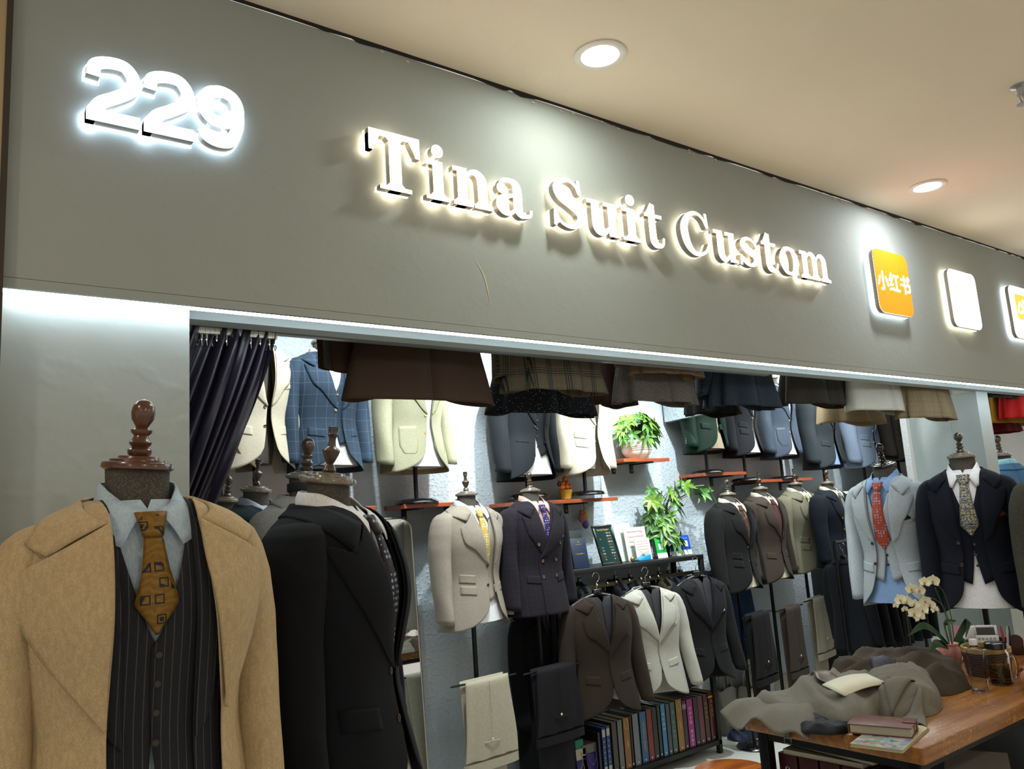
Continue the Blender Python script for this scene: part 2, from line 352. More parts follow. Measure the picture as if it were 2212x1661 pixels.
G['a'] = [('c', .022, .082, .0165, .0165), ('s', [(.016, .092), (.028, .108), (.052, .112), (.074, .102), (.080, .080), (.080, .030), (.088, .010), (.106, .006), (.124, .010), (.130, .028)], [.010, .012, .014, .026, .032, .032, .024, .014, .010, .008], 34),
          ('s', [(.076, .066), (.050, .062), (.026, .050), (.017, .030), (.028, .010), (.050, .006), (.076, .026)], [.010, .013, .024, .034, .024, .013, .010], 26)]
G['S'] = [('s', [(.112, .122), (.100, .150), (.070, .162), (.038, .152), (.024, .128), (.040, .104), (.078, .084), (.110, .062), (.116, .036), (.094, .012), (.062, .004), (.028, .018), (.012, .052)], [.005, .010, .012, .020, .032, .040, .040, .036, .030, .020, .011, .009, .005], 44),
          ('p', [(.108, .168), (.118, .168), (.122, .118), (.112, .118)]), ('p', [(.004, .002), (.014, 0), (.016, .056), (.006, .056)]), ('p', [(.012, .004), (.030, .014), (.016, .034)])]
G['u'] = [('s', [(.034, .116), (.034, .045), (.040, .018), (.058, .006), (.078, .012), (.094, .034)], [.032, .032, .032, .020, .013, .006], 24), serif(0, .05, .116, .013, False), stem(.106, .032, 0, .116), serif(.070, .122, .116, .013, False), serif(.106, .138, 0)]
G['t'] = [('s', [(.044, .130), (.044, .045), (.048, .014), (.066, .004), (.088, .008), (.096, .034)], [.030, .031, .031, .022, .011, .007], 24), ('p', [(.010, .116), (.092, .116), (.092, .104), (.010, .104)]), ('s', [(.012, .110), (.030, .122), (.048, .152)], [.006, .016, .016], 12), ('p', [(.029, .104), (.059, .104), (.059, .152), (.046, .152)])]
G['C'] = [('s', [(.142, .114), (.126, .146), (.092, .162), (.052, .148), (.026, .112), (.022, .078), (.034, .036), (.062, .008), (.096, .004), (.130, .020), (.150, .052)], [.005, .010, .012, .020, .034, .038, .034, .020, .012, .011, .009], 40),
          ('p', [(.136, .168), (.147, .168), (.152, .112), (.141, .112)])]
G['s'] = [('s', [(.096, .080), (.086, .102), (.058, .112), (.032, .104), (.022, .086), (.036, .070), (.064, .058), (.088, .044), (.092, .026), (.074, .008), (.046, .004), (.022, .016), (.010, .038)], [.004, .008, .010, .016, .025, .030, .031, .028, .024, .016, .010, .008, .004], 40),
          ('p', [(.091, .116), (.099, .116), (.102, .080), (.094, .080)]), ('p', [(.004, 0), (.013, 0), (.016, .040), (.006, .040)])]
G['o'] = [('s', [(.062, .112), (.034, .100), (.018, .058), (.034, .016), (.062, .004), (.090, .016), (.106, .058), (.090, .100), (.062, .112), (.046, .109)], [.012, .022, .035, .022, .012, .022, .035, .022, .012, .014], 52)]
G['m'] = [stem(.030, .030, 0, .116), serif(0, .062, 0), serif(0, .03, .116, .013, False), ('s', [(.040, .084), (.054, .104), (.074, .110), (.092, .096), (.095, .07), (.095, 0)], [.006, .012, .019, .028, .030, .030]), serif(.068, .124, 0),
          ('s', [(.106, .084), (.120, .104), (.140, .110), (.157, .096), (.160, .07), (.160, 0)], [.006, .012, .019, .028, .030, .030]), serif(.132, .196, 0)] + brk(.030, .015, .012) + brk(.095, .015, .012) + brk(.160, .015, .012)
G['2'] = [('s', [(.014, .106), (.018, .132), (.046, .144), (.078, .142), (.096, .116), (.090, .088), (.060, .064), (.030, .044), (.016, .018)], [.027, .028, .028, .028, .029, .029, .029, .029, .030], 44), ('p', [(.002, 0), (.110, 0), (.110, .028), (.002, .028)]), ('p', [(.002, .0), (.002, .024), (.02, .03), (.02, 0)])]
G['9'] = [('s', [(.056, .144), (.028, .134), (.0145, .104), (.028, .074), (.056, .064), (.084, .074), (.096, .104), (.084, .134), (.056, .144), (.030, .136)], [.029] * 10, 52), ('s', [(.096, .108), (.094, .060), (.078, .022), (.052, .0135), (.026, .020), (.012, .040)], [.029, .029, .029, .028, .027, .026], 30)]
M_FACE = mat('letter_face', 'ffffff', .5, emit=4.5, emcol='fff6e6'); M_FACEC = mat('digit_face', 'ffffff', .5, emit=3.0, emcol='f0f8ff')
M_SIDE = mat('letter_side', 'a8a39a', .35, .6); M_BACK = mat('letter_back', 'ffffff', .5, emit=3.4, emcol='ffe9c8'); M_BACKC = mat('digit_back', 'ffffff', .5, emit=3.6, emcol='cfe6ff')
def letter(ch, x0, z0, wid, label, hs=1.0, cool=False, group='letters of the lit shop name'):
    pr = G[ch]; nat = dict(T=.156, i=.080, n=.132, a=.134, S=.134, u=.138, t=.1, C=.16, s=.108, o=.124, m=.196)
    nat['2'] = .110; nat['9'] = .110; k = wid / nat[ch]
    e = empty('sign_letter' if not cool else 'sign_digit', (x0, FY, z0), label, 'sign letter' if not cool else 'sign digit', group); e.scale = (k, 1, hs)
    prism(MB(), pr, -.0445, -.043, 0, True, True).build('face', M_FACEC if cool else M_FACE, e, False)
    prism(MB(), pr, -.043, -.020, 0, False, True).build('side_return', M_SIDE, e, False)
    prism(MB(), pr, -.016 if cool else -.020, -.009 if cool else -.012, .0035 if cool else .0015, True, True).build('back_plate', M_BACKC if cool else M_BACK, e, False)
ZB = 2.495
for ch, x0, x1, lb in (('T', .956, 1.113, 'lit capital T that begins the shop name'), ('i', 1.131, 1.209, 'lit letter i right after the capital T'), ('n', 1.222, 1.359, 'lit letter n between the first i and the a'), ('a', 1.372, 1.509, 'lit letter a that ends the first word of the shop name'),
                       ('S', 1.591, 1.729, 'lit capital S that begins the middle word of the shop name'), ('u', 1.741, 1.883, 'lit letter u right after the capital S'), ('i', 1.898, 1.983, 'lit letter i in the middle word, before the t'), ('t', 1.999, 2.103, 'lit letter t that ends the middle word'),
                       ('C', 2.190, 2.356, 'lit capital C that begins the last word of the shop name'), ('u', 2.376, 2.508, 'lit letter u right after the capital C'), ('s', 2.520, 2.640, 'lit small letter s in the last word'), ('t', 2.656, 2.766, 'lit letter t in the last word, before the o'),
                       ('o', 2.778, 2.910, 'lit letter o in the last word'), ('m', 2.922, 3.134, 'lit letter m that ends the shop name')):
    letter(ch, x0, ZB, x1 - x0, lb)
for ch, x0, lb in (('2', .274, 'first glowing digit 2 at the left end of the fascia'), ('2', .391, 'second glowing digit 2, between the other 2 and the 9'), ('9', .509, 'glowing digit 9 that ends the unit number')):
    letter(ch, x0, 2.511, .110, lb, 1.0, True, 'digits of the lit unit number')
# ------------------------------------------------------------ square lit app signs
def rrect(w_, h_, r, n=6):
    o = []
    for cx_, cz_, a0 in ((w_ - r, r, -90), (w_ - r, h_ - r, 0), (r, h_ - r, 90), (r, r, 180)):
        for i in range(n + 1): a = math.radians(a0 + 90 * i / n); o.append((cx_ + r * math.cos(a), cz_ + r * math.sin(a)))
    return o
def panel(x0, facecol, em, label, backcol, txt):
    e = empty('lit_sign_panel', (x0, FY, 2.408), label, 'sign', 'rounded lit sign panels')
    O = [('p', rrect(.306, .306, .04))]
    prism(MB(), O, -.0445, -.042, -.001).build('face', mat('panel_face_' + facecol, facecol, .5, emit=em), e, False)
    prism(MB(), O, -.042, -.022, 0, False).build('side_return', M_SIDE, e, False)
    prism(MB(), O, -.022, -.012, .002).build('back_plate', mat('panel_back_' + backcol, 'ffffff', .5, emit=4.5, emcol=backcol), e, False)
    for s, size, x, z, cm, sx in txt: text(s, size, cm, e, Matrix.Translation((x, -.0452, z)) @ FRONT, .0004, 'lettering', 'CENTER', sx)
    return e
M_TW = mat('panel_text_white', 'ffffff', .5, emit=6); M_TY = mat('panel_text_faint', 'd8c48c', .5, emit=.7); M_TO = mat('panel_text_yellow', 'f2c24a', .5, emit=1.0)
panel(3.512, 'ff7a08', 1.15, 'orange lit square sign with white characters, right of the shop name', 'e8f4ff', [('小红书', .100, .158, .146, M_TW, 1.0), ('小红书', .100, .161, .149, M_TW, 1.0)])
pn = panel(4.232, 'fffaf0', 5.0, 'white lit square sign with faint marks, second of the square signs', 'fff0d0', [('工 已 人', .062, .158, .190, M_TY, 1.0), ('小 巴 心', .05, .160, .130, M_TY, 1.0)])
e = panel(4.955, 'fffdf8', 4.5, 'white lit square sign with a yellow mark, cut by the right edge', 'e8f0ff', [])
prism(MB(), [('p', rrect(.17, .15, .02))], -.0455, -.0447).build('emblem', M_TO, e, False).location = (.06, 0, .11)
prism(MB(), [('s', [(.08, .15), (.12, .21), (.16, .17), (.11, .15)], [.016] * 4), ('s', [(.16, .23), (.20, .18), (.17, .13)], [.016] * 3)], -.0462, -.0456).build('emblem_mark', M_TW, e, False)
# ------------------------------------------------------------ tailoring: torso surface and everything cut from it
TZ = [(-.74, .190, .136, .0), (-.66, .186, .132, 0), (-.55, .173, .120, 0), (-.46, .160, .108, 0), (-.38, .151, .103, 0), (-.29, .158, .114, -.004), (-.21, .170, .124, -.008), (-.15, .176, .122, -.006), (-.105, .178, .114, -.002),
      (-.072, .174, .106, 0), (-.05, .160, .098, 0), (-.03, .130, .089, 0), (-.012, .092, .078, 0), (0.0, .068, .068, 0), (.03, .059, .061, 0), (.10, .057, .058, 0)]
NE = 2.25
class Body:
    def __init__(s, fw=1.0, fd=1.0, ripple=0.0, seed=0, lean=0.0, flare=0.0, nr=9):
        s.fw, s.fd, s.rp, s.sd, s.lean, s.fl, s.nr = fw, fd, ripple, seed, lean, flare, nr
        s.zs = [t[0] for t in TZ]
    def dims(s, z):
        zs = s.zs; z_ = min(max(z, zs[0]), zs[-1])
        for k in range(len(zs) - 1):
            if z_ <= zs[k + 1]: break
        t = (z_ - zs[k]) / (zs[k + 1] - zs[k]); n = len(zs); r = []
        for c in (1, 2, 3):
            p0 = TZ[max(k - 1, 0)]; p1 = TZ[k]; p2 = TZ[k + 1]; p3 = TZ[min(k + 2, n - 1)]
            h = p2[0] - p1[0]; m1 = (p2[c] - p0[c]) / max(p2[0] - p0[0], 1e-6) * h; m2 = (p3[c] - p1[c]) / max(p3[0] - p1[0], 1e-6) * h
            r.append((2 * t ** 3 - 3 * t * t + 1) * p1[c] + (t ** 3 - 2 * t * t + t) * m1 + (-2 * t ** 3 + 3 * t * t) * p2[c] + (t ** 3 - t * t) * m2)
        g = min(max((-z - .35) / .4, 0), 1)
        return r[0] * s.fw * (1 + s.fl * g), r[1] * s.fd * (1 + s.fl * g), r[2]
    def P(s, u, z, off=0.0):
        a, b, cy = s.dims(z); a += off; b += off; su, cu = math.sin(u), math.cos(u)
        x = a * math.copysign(abs(su) ** (2 / NE), su); y = -b * math.copysign(abs(cu) ** (2 / NE), cu) + cy
        g = min(max((-z - .25) / .45, 0), 1)
        if s.rp: k = 1 + s.rp * g * math.sin(u * s.nr + s.sd + 1.5 * math.sin(2 * u + s.sd)); x *= k; y *= k
        # soft drape lines
        d = .0022 * math.sin(9 * u + 6 * z + s.sd) * g + .0015 * math.sin(17 * z + 3 * u + s.sd); y += d
        return Vector((x, y + s.lean * z * z, z))
    def u_of(s, x, z):
        a, b, cy = s.dims(z); q = min(abs(x) / a, .999); return math.copysign(math.asin(q ** (NE / 2)), x)
    def F(s, x, z, off=0.0): return s.P(s.u_of(x, z), z, off)
def ruled(B, I, O, n, k, off, mt, name, parent, bulge=0.0, thick=.0, uv=False, offo=None):
    """strip between two curves given as (x,z) on the front, or (u,z) with uv=True"""
    I = cr(I, n); O = cr(O, n) ; v = []
    for i in range(n):
        for j in range(k + 1):
            t = j / k; p = I[i] * (1 - t) + O[i] * t; of = off + bulge * (1 - (2 * t - 1) ** 2) + ((offo - off) * t if offo is not None else 0)
            v.append(B.P(p[0], p[1], of) if uv else B.F(p[0], p[1], of))
    f = [(i * (k + 1) + j, i * (k + 1) + j + 1, (i + 1) * (k + 1) + j + 1, (i + 1) * (k + 1) + j) for i in range(n - 1) for j in range(k)]
    o = mk(name, v, f, mt, parent)
    if thick:
        md = o.modifiers.new('cloth', 'SOLIDIFY'); md.thickness = thick; md.offset = 0
    return o
def poly_strip(B, L, Rr, off, mt, name, parent, thick=0.002, k=4, bulge=0.0, sub=6):
    """straight-edged panel: L and Rr are matching polylines in (x,z)"""
    v = []; n = 0; rows = []
    for i in range(len(L) - 1):
        for q in range(sub + (1 if i == len(L) - 2 else 0)):
            t = q / sub; rows.append((np.array(L[i]) * (1 - t) + np.array(L[i + 1]) * t, np.array(Rr[i]) * (1 - t) + np.array(Rr[i + 1]) * t))
    for a, b in rows:
        for j in range(k + 1):
            t = j / k; p = a * (1 - t) + b * t; v.append(B.F(p[0], p[1], off + bulge * (1 - (2 * t - 1) ** 2)))
    n = len(rows); f = [(i * (k + 1) + j, i * (k + 1) + j + 1, (i + 1) * (k + 1) + j + 1, (i + 1) * (k + 1) + j) for i in range(n - 1) for j in range(k)]
    o = mk(name, v, f, mt, parent)
    if thick: md = o.modifiers.new('cloth', 'SOLIDIFY'); md.thickness = thick; md.offset = 0
    return o
def button(B, x, z, off, mt, parent, r=.0085, name='button'):
    p = B.F(x, z, off); p2 = B.F(x + .004, z, off); d = (p2 - p).normalized(); up = Vector((0, 0, 1)); nn = d.cross(up).normalized()
    if nn.y > 0: nn = -nn
    M = Matrix.Translation(p) @ nn.to_track_quat('Z', 'Y').to_matrix().to_4x4()
    mb = MB().lathe([(r * .6, 0), (r, .0008), (r, .0026), (r * .86, .0034), (r * .72, .0024), (.0001, .0022)], 14, M); return mb.build(name, mt, parent)
def panels(B, mt, name, parent, bp, hem, side_edges, off, cut=.05, R=.11, top=0.0, nz=44, nu=26, thick=.003, neckx=.062, lap=.004, point=0.0, closed_back=True, neckz=-.004, vpow=1.0):
    """coat, vest: two front panels and a back. side_edges = (xL, xR) at the button; above it the edge runs to the neck, below it is cut away"""
    v = []; f = []
    for si, s in enumerate((-1, 1)):
        xb = side_edges[si]; base = len(v)
        for j in range(nu + 1):
            c = j / nu; c = c ** 1.35
            for i in range(nz + 1):
                t = i / nz; z = top + (hem - top) * t
                # hem curve
                arc = c * .33
                zh = hem
                if R > 0 and arc < R: zh = hem + (R - math.sqrt(max(R * R - (R - arc) ** 2, 0)))
                if point: zh = hem - point * max(0, 1 - arc / .09)
                zz = z if t < .35 else top + (hem - top) * .35 + (z - (top + (hem - top) * .35)) * ((zh - (top + (hem - top) * .35)) / (hem - (top + (hem - top) * .35)))
                if zz > bp: q = ((zz - bp) / (neckz - bp)) ; q = min(max(q, 0), 1) ** vpow; xe = xb + (s * neckx - xb) * q
                else: q = (bp - zz) / (bp - hem); xe = xb + s * cut * q * q
                ue = B.u_of(xe, zz); u = ue + (s * PI - ue) * c
                if s > 0: u = ue + (PI - ue) * c
                o_ = off + (lap if s > 0 else 0) * max(0, 1 - c * 5)
                v.append(B.P(u, zz, o_))
        for j in range(nu):
            for i in range(nz):
                a = base + j * (nz + 1) + i; q = (a, a + 1, a + nz + 2, a + nz + 1); f.append(q if s < 0 else q[::-1])
    o = mk(name, v, f, mt, parent)
    if thick: md = o.modifiers.new('cloth', 'SOLIDIFY'); md.thickness = thick; md.offset = -1
    return o
def sleeve(B, s, mt, parent, length=.60, hang=1.0, seed=0, out=0.0, fwd=.035, swing=0.0, nz=30, nu=22, wide=1.0):
    X = [(-.033, .132, .004, .012), (-.036, .138, .024, .042), (-.045, .148, .036, .058), (-.062, .159, .045, .067), (-.092, .169, .050, .073), (-.14, .180, .053, .076), (-.22, .192, .051, .072), (-.34, .200, .046, .064), (-.46, .204, .042, .058), (-length, .206, .038, .054)]
    v = []; n = len(X); rows = []
    for i in range(nz + 1):
        t = i / nz; t = t ** 1.5; z = -.033 + (-length + .033) * t
        k = 0
        while k < n - 2 and z < X[k + 1][0]: k += 1
        q = (z - X[k][0]) / (X[k + 1][0] - X[k][0]); r = [X[k][c] * (1 - q) + X[k + 1][c] * q for c in (1, 2, 3)]
        rows.append((z, r[0], r[1] * wide, r[2]))
    for z, xc, rx, ry in rows:
        g = min(max((-z - .1) / .5, 0), 1)
        xc = s * (xc * B.fw + out * g * g); yc = -fwd * max(0, g - .35) / .65 + swing * g
        for j in range(nu):
            u = 2 * PI * j / nu; w_ = 1 + .035 * math.sin(26 * z + 2 * u + seed) * g + .03 * math.sin(3 * u + seed + 9 * z) * g
            v.append((xc + rx * math.cos(u) * w_, yc + ry * min(B.fd * 1.05, 1.05) * math.sin(u) * w_, z + (.010 * math.sin(u) if z < -length + .02 else 0)))
    f = [(i * nu + j, i * nu + (j + 1) % nu, (i + 1) * nu + (j + 1) % nu, (i + 1) * nu + j) for i in range(nz) for j in range(nu)]
    f.append(tuple(range(nu))[::-1]); o = mk('sleeve', v, f, mt, parent); md = o.modifiers.new('cloth', 'SOLIDIFY'); md.thickness = .003; md.offset = -1
    return o, rows[-1]
def jacket(parent, mt, B=None, style='notch', fit='sb', hem=-.65, bp=-.32, edges=(.012, .03), off=.010, pockets='flap', bmt=None, cuffs=True, vest=None, square=None, sleeves=(1, 1), length=.60, name='jacket', collar_m=None, cut=.055, lapw=1.0, out=0.0, hi=1.0, buttons=2, breast=True, lining=None, swing=0.0, bz=None, R=.11, crisp=0.0):
    B = B or Body(); bmt = bmt or mat('dark_button', '2a211b', .35); db = fit == 'db'
    if db: edges = (-.01, -.062); cut = .002; R = .015
    nz, nu = int(40 * hi), int(24 * hi)
    J = panels(B, mt, name, parent, bp, hem, edges, off, cut=cut, R=R, nz=nz, nu=nu, lap=.005, neckx=.060)
    for i, s in enumerate((-1, 1)):
        if not sleeves[i]: continue
        sl, (zc, xc, rx, ry) = sleeve(B, s, mt, J, length, seed=i * 2 + B.sd, out=out, swing=swing, nz=int(28 * hi), nu=int(20 * hi) // 2 * 2)
        if cuffs:
            for k in range(4):
                z = -length + .03 + k * .017; an = math.radians(150 if s < 0 else 30); xx = s * (xc * B.fw + out) ; p = Vector((xx + (rx + .002) * math.cos(an), -.035 + swing + (ry + .003) * math.sin(an), z)); nn = Vector((math.cos(an), math.sin(an), 0))
                MB().lathe([(.0035, 0), (.0058, .0006), (.0058, .002), (.0001, .0026)], 10, Matrix.Translation(p) @ nn.to_track_quat('Z', 'Y').to_matrix().to_4x4()).build('cuff_button', bmt, sl)
    cm = collar_m or mt; lo = off + .006 + crisp
    for i, s in enumerate((-1, 1)):
        xb = edges[i]; lb = bp + .0; L = lapw; oo = lo + (.005 if s > 0 else 0)
        I = [(s * .060, -.030), (s * .052 + xb * .12, -.10), (s * .036 + xb * .4, bp * .5), (s * .018 + xb * .72, bp * .78), (xb, lb)]
        if style == 'notch':
            T = (.134 * L, -.118); M_ = (.100 * L, -.088); Cc = (.118 * L, -.066)
            I2 = [(s * .060, -.040), (s * M_[0], M_[1])]
            O = [(s * T[0], T[1]), (s * (T[0] - .001), -.150), (s * .118 * L, -.205), (s * .080 * L + xb * .3, bp * .74), (s * .034 + xb * .8, bp * .92), (xb, lb - .004)]
        else:
            T = (.150 * L, -.082); M_ = (.104 * L, -.104); Cc = (.116 * L, -.074)
            O = [(s * T[0], T[1]), (s * .140 * L, -.130), (s * .120 * L, -.190), (s * .084 * L + xb * .3, bp * .72), (s * .036 + xb * .8, bp * .92), (xb, lb - .004)]
            if db: O = [(s * T[0], T[1]), (s * .142 * L, -.130), (s * .128 * L + xb * .1, -.190), (s * .100 * L + xb * .3, bp * .70), (s * .048 + xb * .8, bp * .90), (xb, lb - .004)]
        # lapel as a grid: columns from roll line to outer edge; the first row follows gorge and notch
        n, k = int(22 * hi), int(8 * hi); Ic = cr(I, n); Oc = cr(O, n); v = []
        A = np.array((s * .060, -.040)); Mm = np.array((s * M_[0], M_[1])); Tt = np.array((s * T[0], T[1])); fm = .66
        for a in range(n):
            for b in range(k + 1):
                t = b / k; p = Ic[a] * (1 - t) + Oc[a] * t
                g = A + (Mm - A) * (t / fm) if t < fm else Mm + (Tt - Mm) * ((t - fm) / (1 - fm)); ln = Ic[0] * (1 - t) + Oc[0] * t; wgt = max(0, 1 - a / (n * .22)); p = p + (g - ln) * wgt * wgt
                v.append(B.F(p[0], p[1], oo + .002 * math.sin(PI * t) + .001 * (1 - a / n)))
        f = [(a * (k + 1) + b, a * (k + 1) + b + 1, (a + 1) * (k + 1) + b + 1, (a + 1) * (k + 1) + b) for a in range(n - 1) for b in range(k)]
        if s > 0: f = [q[::-1] for q in f]
        lp = mk('lapel', v, f, cm, J); md = lp.modifiers.new('cloth', 'SOLIDIFY'); md.thickness = .0035 + crisp * .6; md.offset = 0
        # pockets
    for s in (-1, 1):
        if pockets in ('flap', 'flap2'):
            for zz in ((-.430, -.370) if (pockets == 'flap2' and s < 0) else (-.430,)):
                w0, w1 = (.060, .135)
                poly_strip(B, [(s * w0, zz), (s * (w0 + .002), zz - .044)], [(s * w1, zz + .012), (s * (w1 + .003), zz - .032)], off + .004, mt, 'pocket_flap', J, .004, 6)
        elif pockets == 'jet':
            poly_strip(B, [(s * .06, -.420), (s * .06, -.428)], [(s * .135, -.412), (s * .135, -.420)], off + .003, mt, 'pocket_welt', J, .004, 6)
        elif pockets == 'patch':
            poly_strip(B, [(s * .055, -.39), (s * .053, -.50), (s * .066, -.54), (s * .075, -.548)], [(s * .140, -.39), (s * .148, -.50), (s * .136, -.54), (s * .124, -.548)], off + .003, mt, 'patch_pocket', J, .003, 8)
    if breast: poly_strip(B, [(.080, -.222), (.082, -.240)], [(.140, -.206), (.141, -.224)], off + .004, mt, 'breast_pocket', J, .004, 5)
    if square is not None:
        a = [(.090, -.222), (.100, -.205), (.106, -.185)]; b = [(.134, -.212), (.128, -.200), (.112, -.180)]
        poly_strip(B, a, b, off + .002, square, 'pocket_square', J, .005, 5, .006)
    # collar: falls round the back of the neck
    uA = B.u_of(.060, -.036)
    uC = B.u_of(Cc[0], Cc[1]); uM = B.u_of(M_[0], M_[1])
    for s in (-1, 1):
        In = [(s * uA, -.040), (s * math.radians(50), -.016), (s * math.radians(80), .000), (s * math.radians(120), .010), (s * PI, .016)]
        Ou = [(s * uC, Cc[1]), (s * math.radians(66), -.046), (s * math.radians(86), -.027), (s * math.radians(120), -.016), (s * PI, -.022)]
        n, k = 20, 7; Ic = cr(In, n); Oc = cr(Ou, n); v = []
        A2 = np.array((s * uA, -.040)); Mu = np.array((s * uM, M_[1])); Cu = np.array((s * uC, Cc[1]))
        for a in range(n):
            for b in range(k + 1):
                t = b / k; p = Ic[a] * (1 - t) + Oc[a] * t; g = A2 + (Mu - A2) * (t / .7) if t < .7 else Mu + (Cu - Mu) * ((t - .7) / .3); ln = Ic[0] * (1 - t) + Oc[0] * t; wg = max(0, 1 - a / 4.0); p = p + (g - ln) * wg
                v.append(B.P(p[0], p[1], lo + .0015 + .003 * math.sin(PI * t)))
        f = [(a * (k + 1) + b, a * (k + 1) + b + 1, (a + 1) * (k + 1) + b + 1, (a + 1) * (k + 1) + b) for a in range(n - 1) for b in range(k)]
        if s > 0: f = [q[::-1] for q in f]
        cl = mk('collar', v, f, cm, J); md = cl.modifiers.new('cloth', 'SOLIDIFY'); md.thickness = .0035 + crisp * .6; md.offset = 0
    # buttons
    if db:
        for zz in (bp - .015, bp - .105):
            for x in (-.045, .050): button(B, x, zz, off + .009, bmt, J, .0095)
        for x in (-.075, .078): button(B, x, bp + .08, off + .009, bmt, J, .0095)
    else:
        for q in range(buttons): button(B, edges[0] - .012, (bz or bp) - .008 - q * .10, off + .003, bmt, J)
    return J
def shirt(parent, mt, B, tie=None, tie_len=.36, hem=-.62, tw=1.2, collar=True, open_=False):
    S = panels(B, mt, 'shirt', parent, -.02, hem, (.004, -.004), -.010, cut=.0, R=0, nz=26, nu=16, thick=0, neckx=.010, lap=.001)
    if collar:
        for s in (-1, 1):
            sp = .048
            In = [(s * math.radians(5), -.020), (s * math.radians(30), -.004), (s * math.radians(62), .018), (s * math.radians(95), .034), (s * PI, .044)]
            tip = B.u_of(sp, -.082)
            Ou = [(s * tip, -.082), (s * math.radians(38), -.045), (s * math.radians(64), -.016), (s * math.radians(95), .002), (s * PI, .010)]
            o = ruled(B, In, Ou, 18, 5, .002, mt, 'shirt_collar', S, .004, .003, True, .004)
    if tie is not None:
        # knot and blade
        T = poly_strip(B, [(-.022 * tw, -.024), (-.013 * tw, -.066)], [(.022 * tw, -.024), (.013 * tw, -.066)], .005, tie, 'tie', parent, .006, 6, .008)
        poly_strip(B, [(-.012 * tw, -.064), (-.018 * tw, -.12), (-.030 * tw, -tie_len + .05), (-.0, -tie_len)], [(.012 * tw, -.064), (.019 * tw, -.12), (.031 * tw, -tie_len + .05), (.001, -tie_len)], .005, tie, 'tie_blade', T, .004, 6, .006)
    return S
def vest(parent, mt, B, off=-.003, bp=-.23, hem=-.46, bmt=None, nb=5, edges=(.006, -.006)):
    V = panels(B, mt, 'vest', parent, bp, hem, edges, off, cut=.02, R=0, point=.055, nz=26, nu=18, thick=.002, neckx=.068, lap=.003, vpow=.68)
    bmt = bmt or mat('dark_button', '2a211b', .35)
    for q in range(nb): button(B, .006, bp - .015 - q * .047, off + .004, bmt, V, .0068)
    return V
M_NECK = fabric('mannequin_linen', '45423c', 'tweed', '5c584f'); M_FIN = wood('dark_finial_wood', '2c2119', '5a4836', .3, (6, 6, 2), coat=.5); M_WLN = wood('walnut_cap', '3a2014', '5e3520', .28, (8, 2, 8), coat=.6)
M_CAPG = wood('grey_cap_wood', '4d463a', '7b7160', .3, (10, 3, 10), coat=.5); M_POLE = mat('black_pole', '0d0d0e', .35, .3); M_BLK = mat('black_gloss', '0c0c0d', .18, 0, .6, coat=.6)
FIN = {'egg': [(.016, 0), (.020, .004), (.021, .012), (.014, .017), (.018, .021), (.020, .026), (.015, .031), (.0125, .038), (.018, .044), (.0185, .049), (.010, .053), (.013, .058), (.019, .068), (.021, .080), (.019, .092), (.012, .102), (.0005, .106)],
       'ball': [(.016, 0), (.019, .004), (.017, .012), (.011, .017), (.016, .021), (.016, .028), (.010, .032), (.014, .037), (.014, .044), (.009, .049), (.010, .054), (.018, .064), (.020, .074), (.017, .086), (.008, .094), (.0005, .096)],
       'vase': [(.013, 0), (.016, .006), (.013, .016), (.008, .021), (.011, .026), (.018, .042), (.021, .052), (.019, .056), (.010, .062), (.0075, .078), (.010, .086), (.013, .090), (.011, .095), (.012, .100), (.012, .108), (.0005, .110)]}
def mannequin(x, y, z, label, rz=0.0, s=1.0, fin='ball', capm=None, finm=None, floor_z=0.0, tilt=(0, 0), base=True, pole=True, group=None, neck_h=.060, cap_r=.062, bz=-.70):
    e = empty('dressed_mannequin', (x, y, z), label, 'dressed mannequin', group, rz, s)
    prof = [(.001, bz + .08), (.085, bz + .09), (.095, bz + .16), (.095, -.2), (.09, -.08), (.064, -.03), (.057, 0), (.054, .03), (.055, neck_h)]
    nk = MB().lathe([(r, q) for r, q in prof], 28, Matrix.Diagonal((1, .86, 1, 1))).build('form', M_NECK, e)
    T = Matrix.Translation((0, 0, neck_h)) @ Matrix.Rotation(tilt[0], 4, 'X') @ Matrix.Rotation(tilt[1], 4, 'Y')
    c = MB().lathe([(cap_r * .9, -.004), (cap_r, 0), (cap_r, .006), (cap_r * .97, .010), (cap_r * .80, .012), (cap_r * .78, .016), (cap_r * .58, .018), (cap_r * .55, .022), (.020, .023)], 36, T).build('neck_cap', capm or M_CAPG, e)
    MB().lathe(FIN[fin], 24, T @ Matrix.Translation((0, 0, .022))).build('finial', finm or M_FIN, e)
    L = (z - floor_z) / s
    if pole: MB().lathe([(.013, bz + .1), (.013, -L + .03), (.018, -L + .028), (.018, -L + .02)], 14).build('pole', M_POLE, e)
    if base: MB().lathe([(.001, -L), (.128, -L), (.130, -L + .008), (.120, -L + .022), (.09, -L + .03), (.02, -L + .034)], 36).build('base', M_BLK, e)
    return e
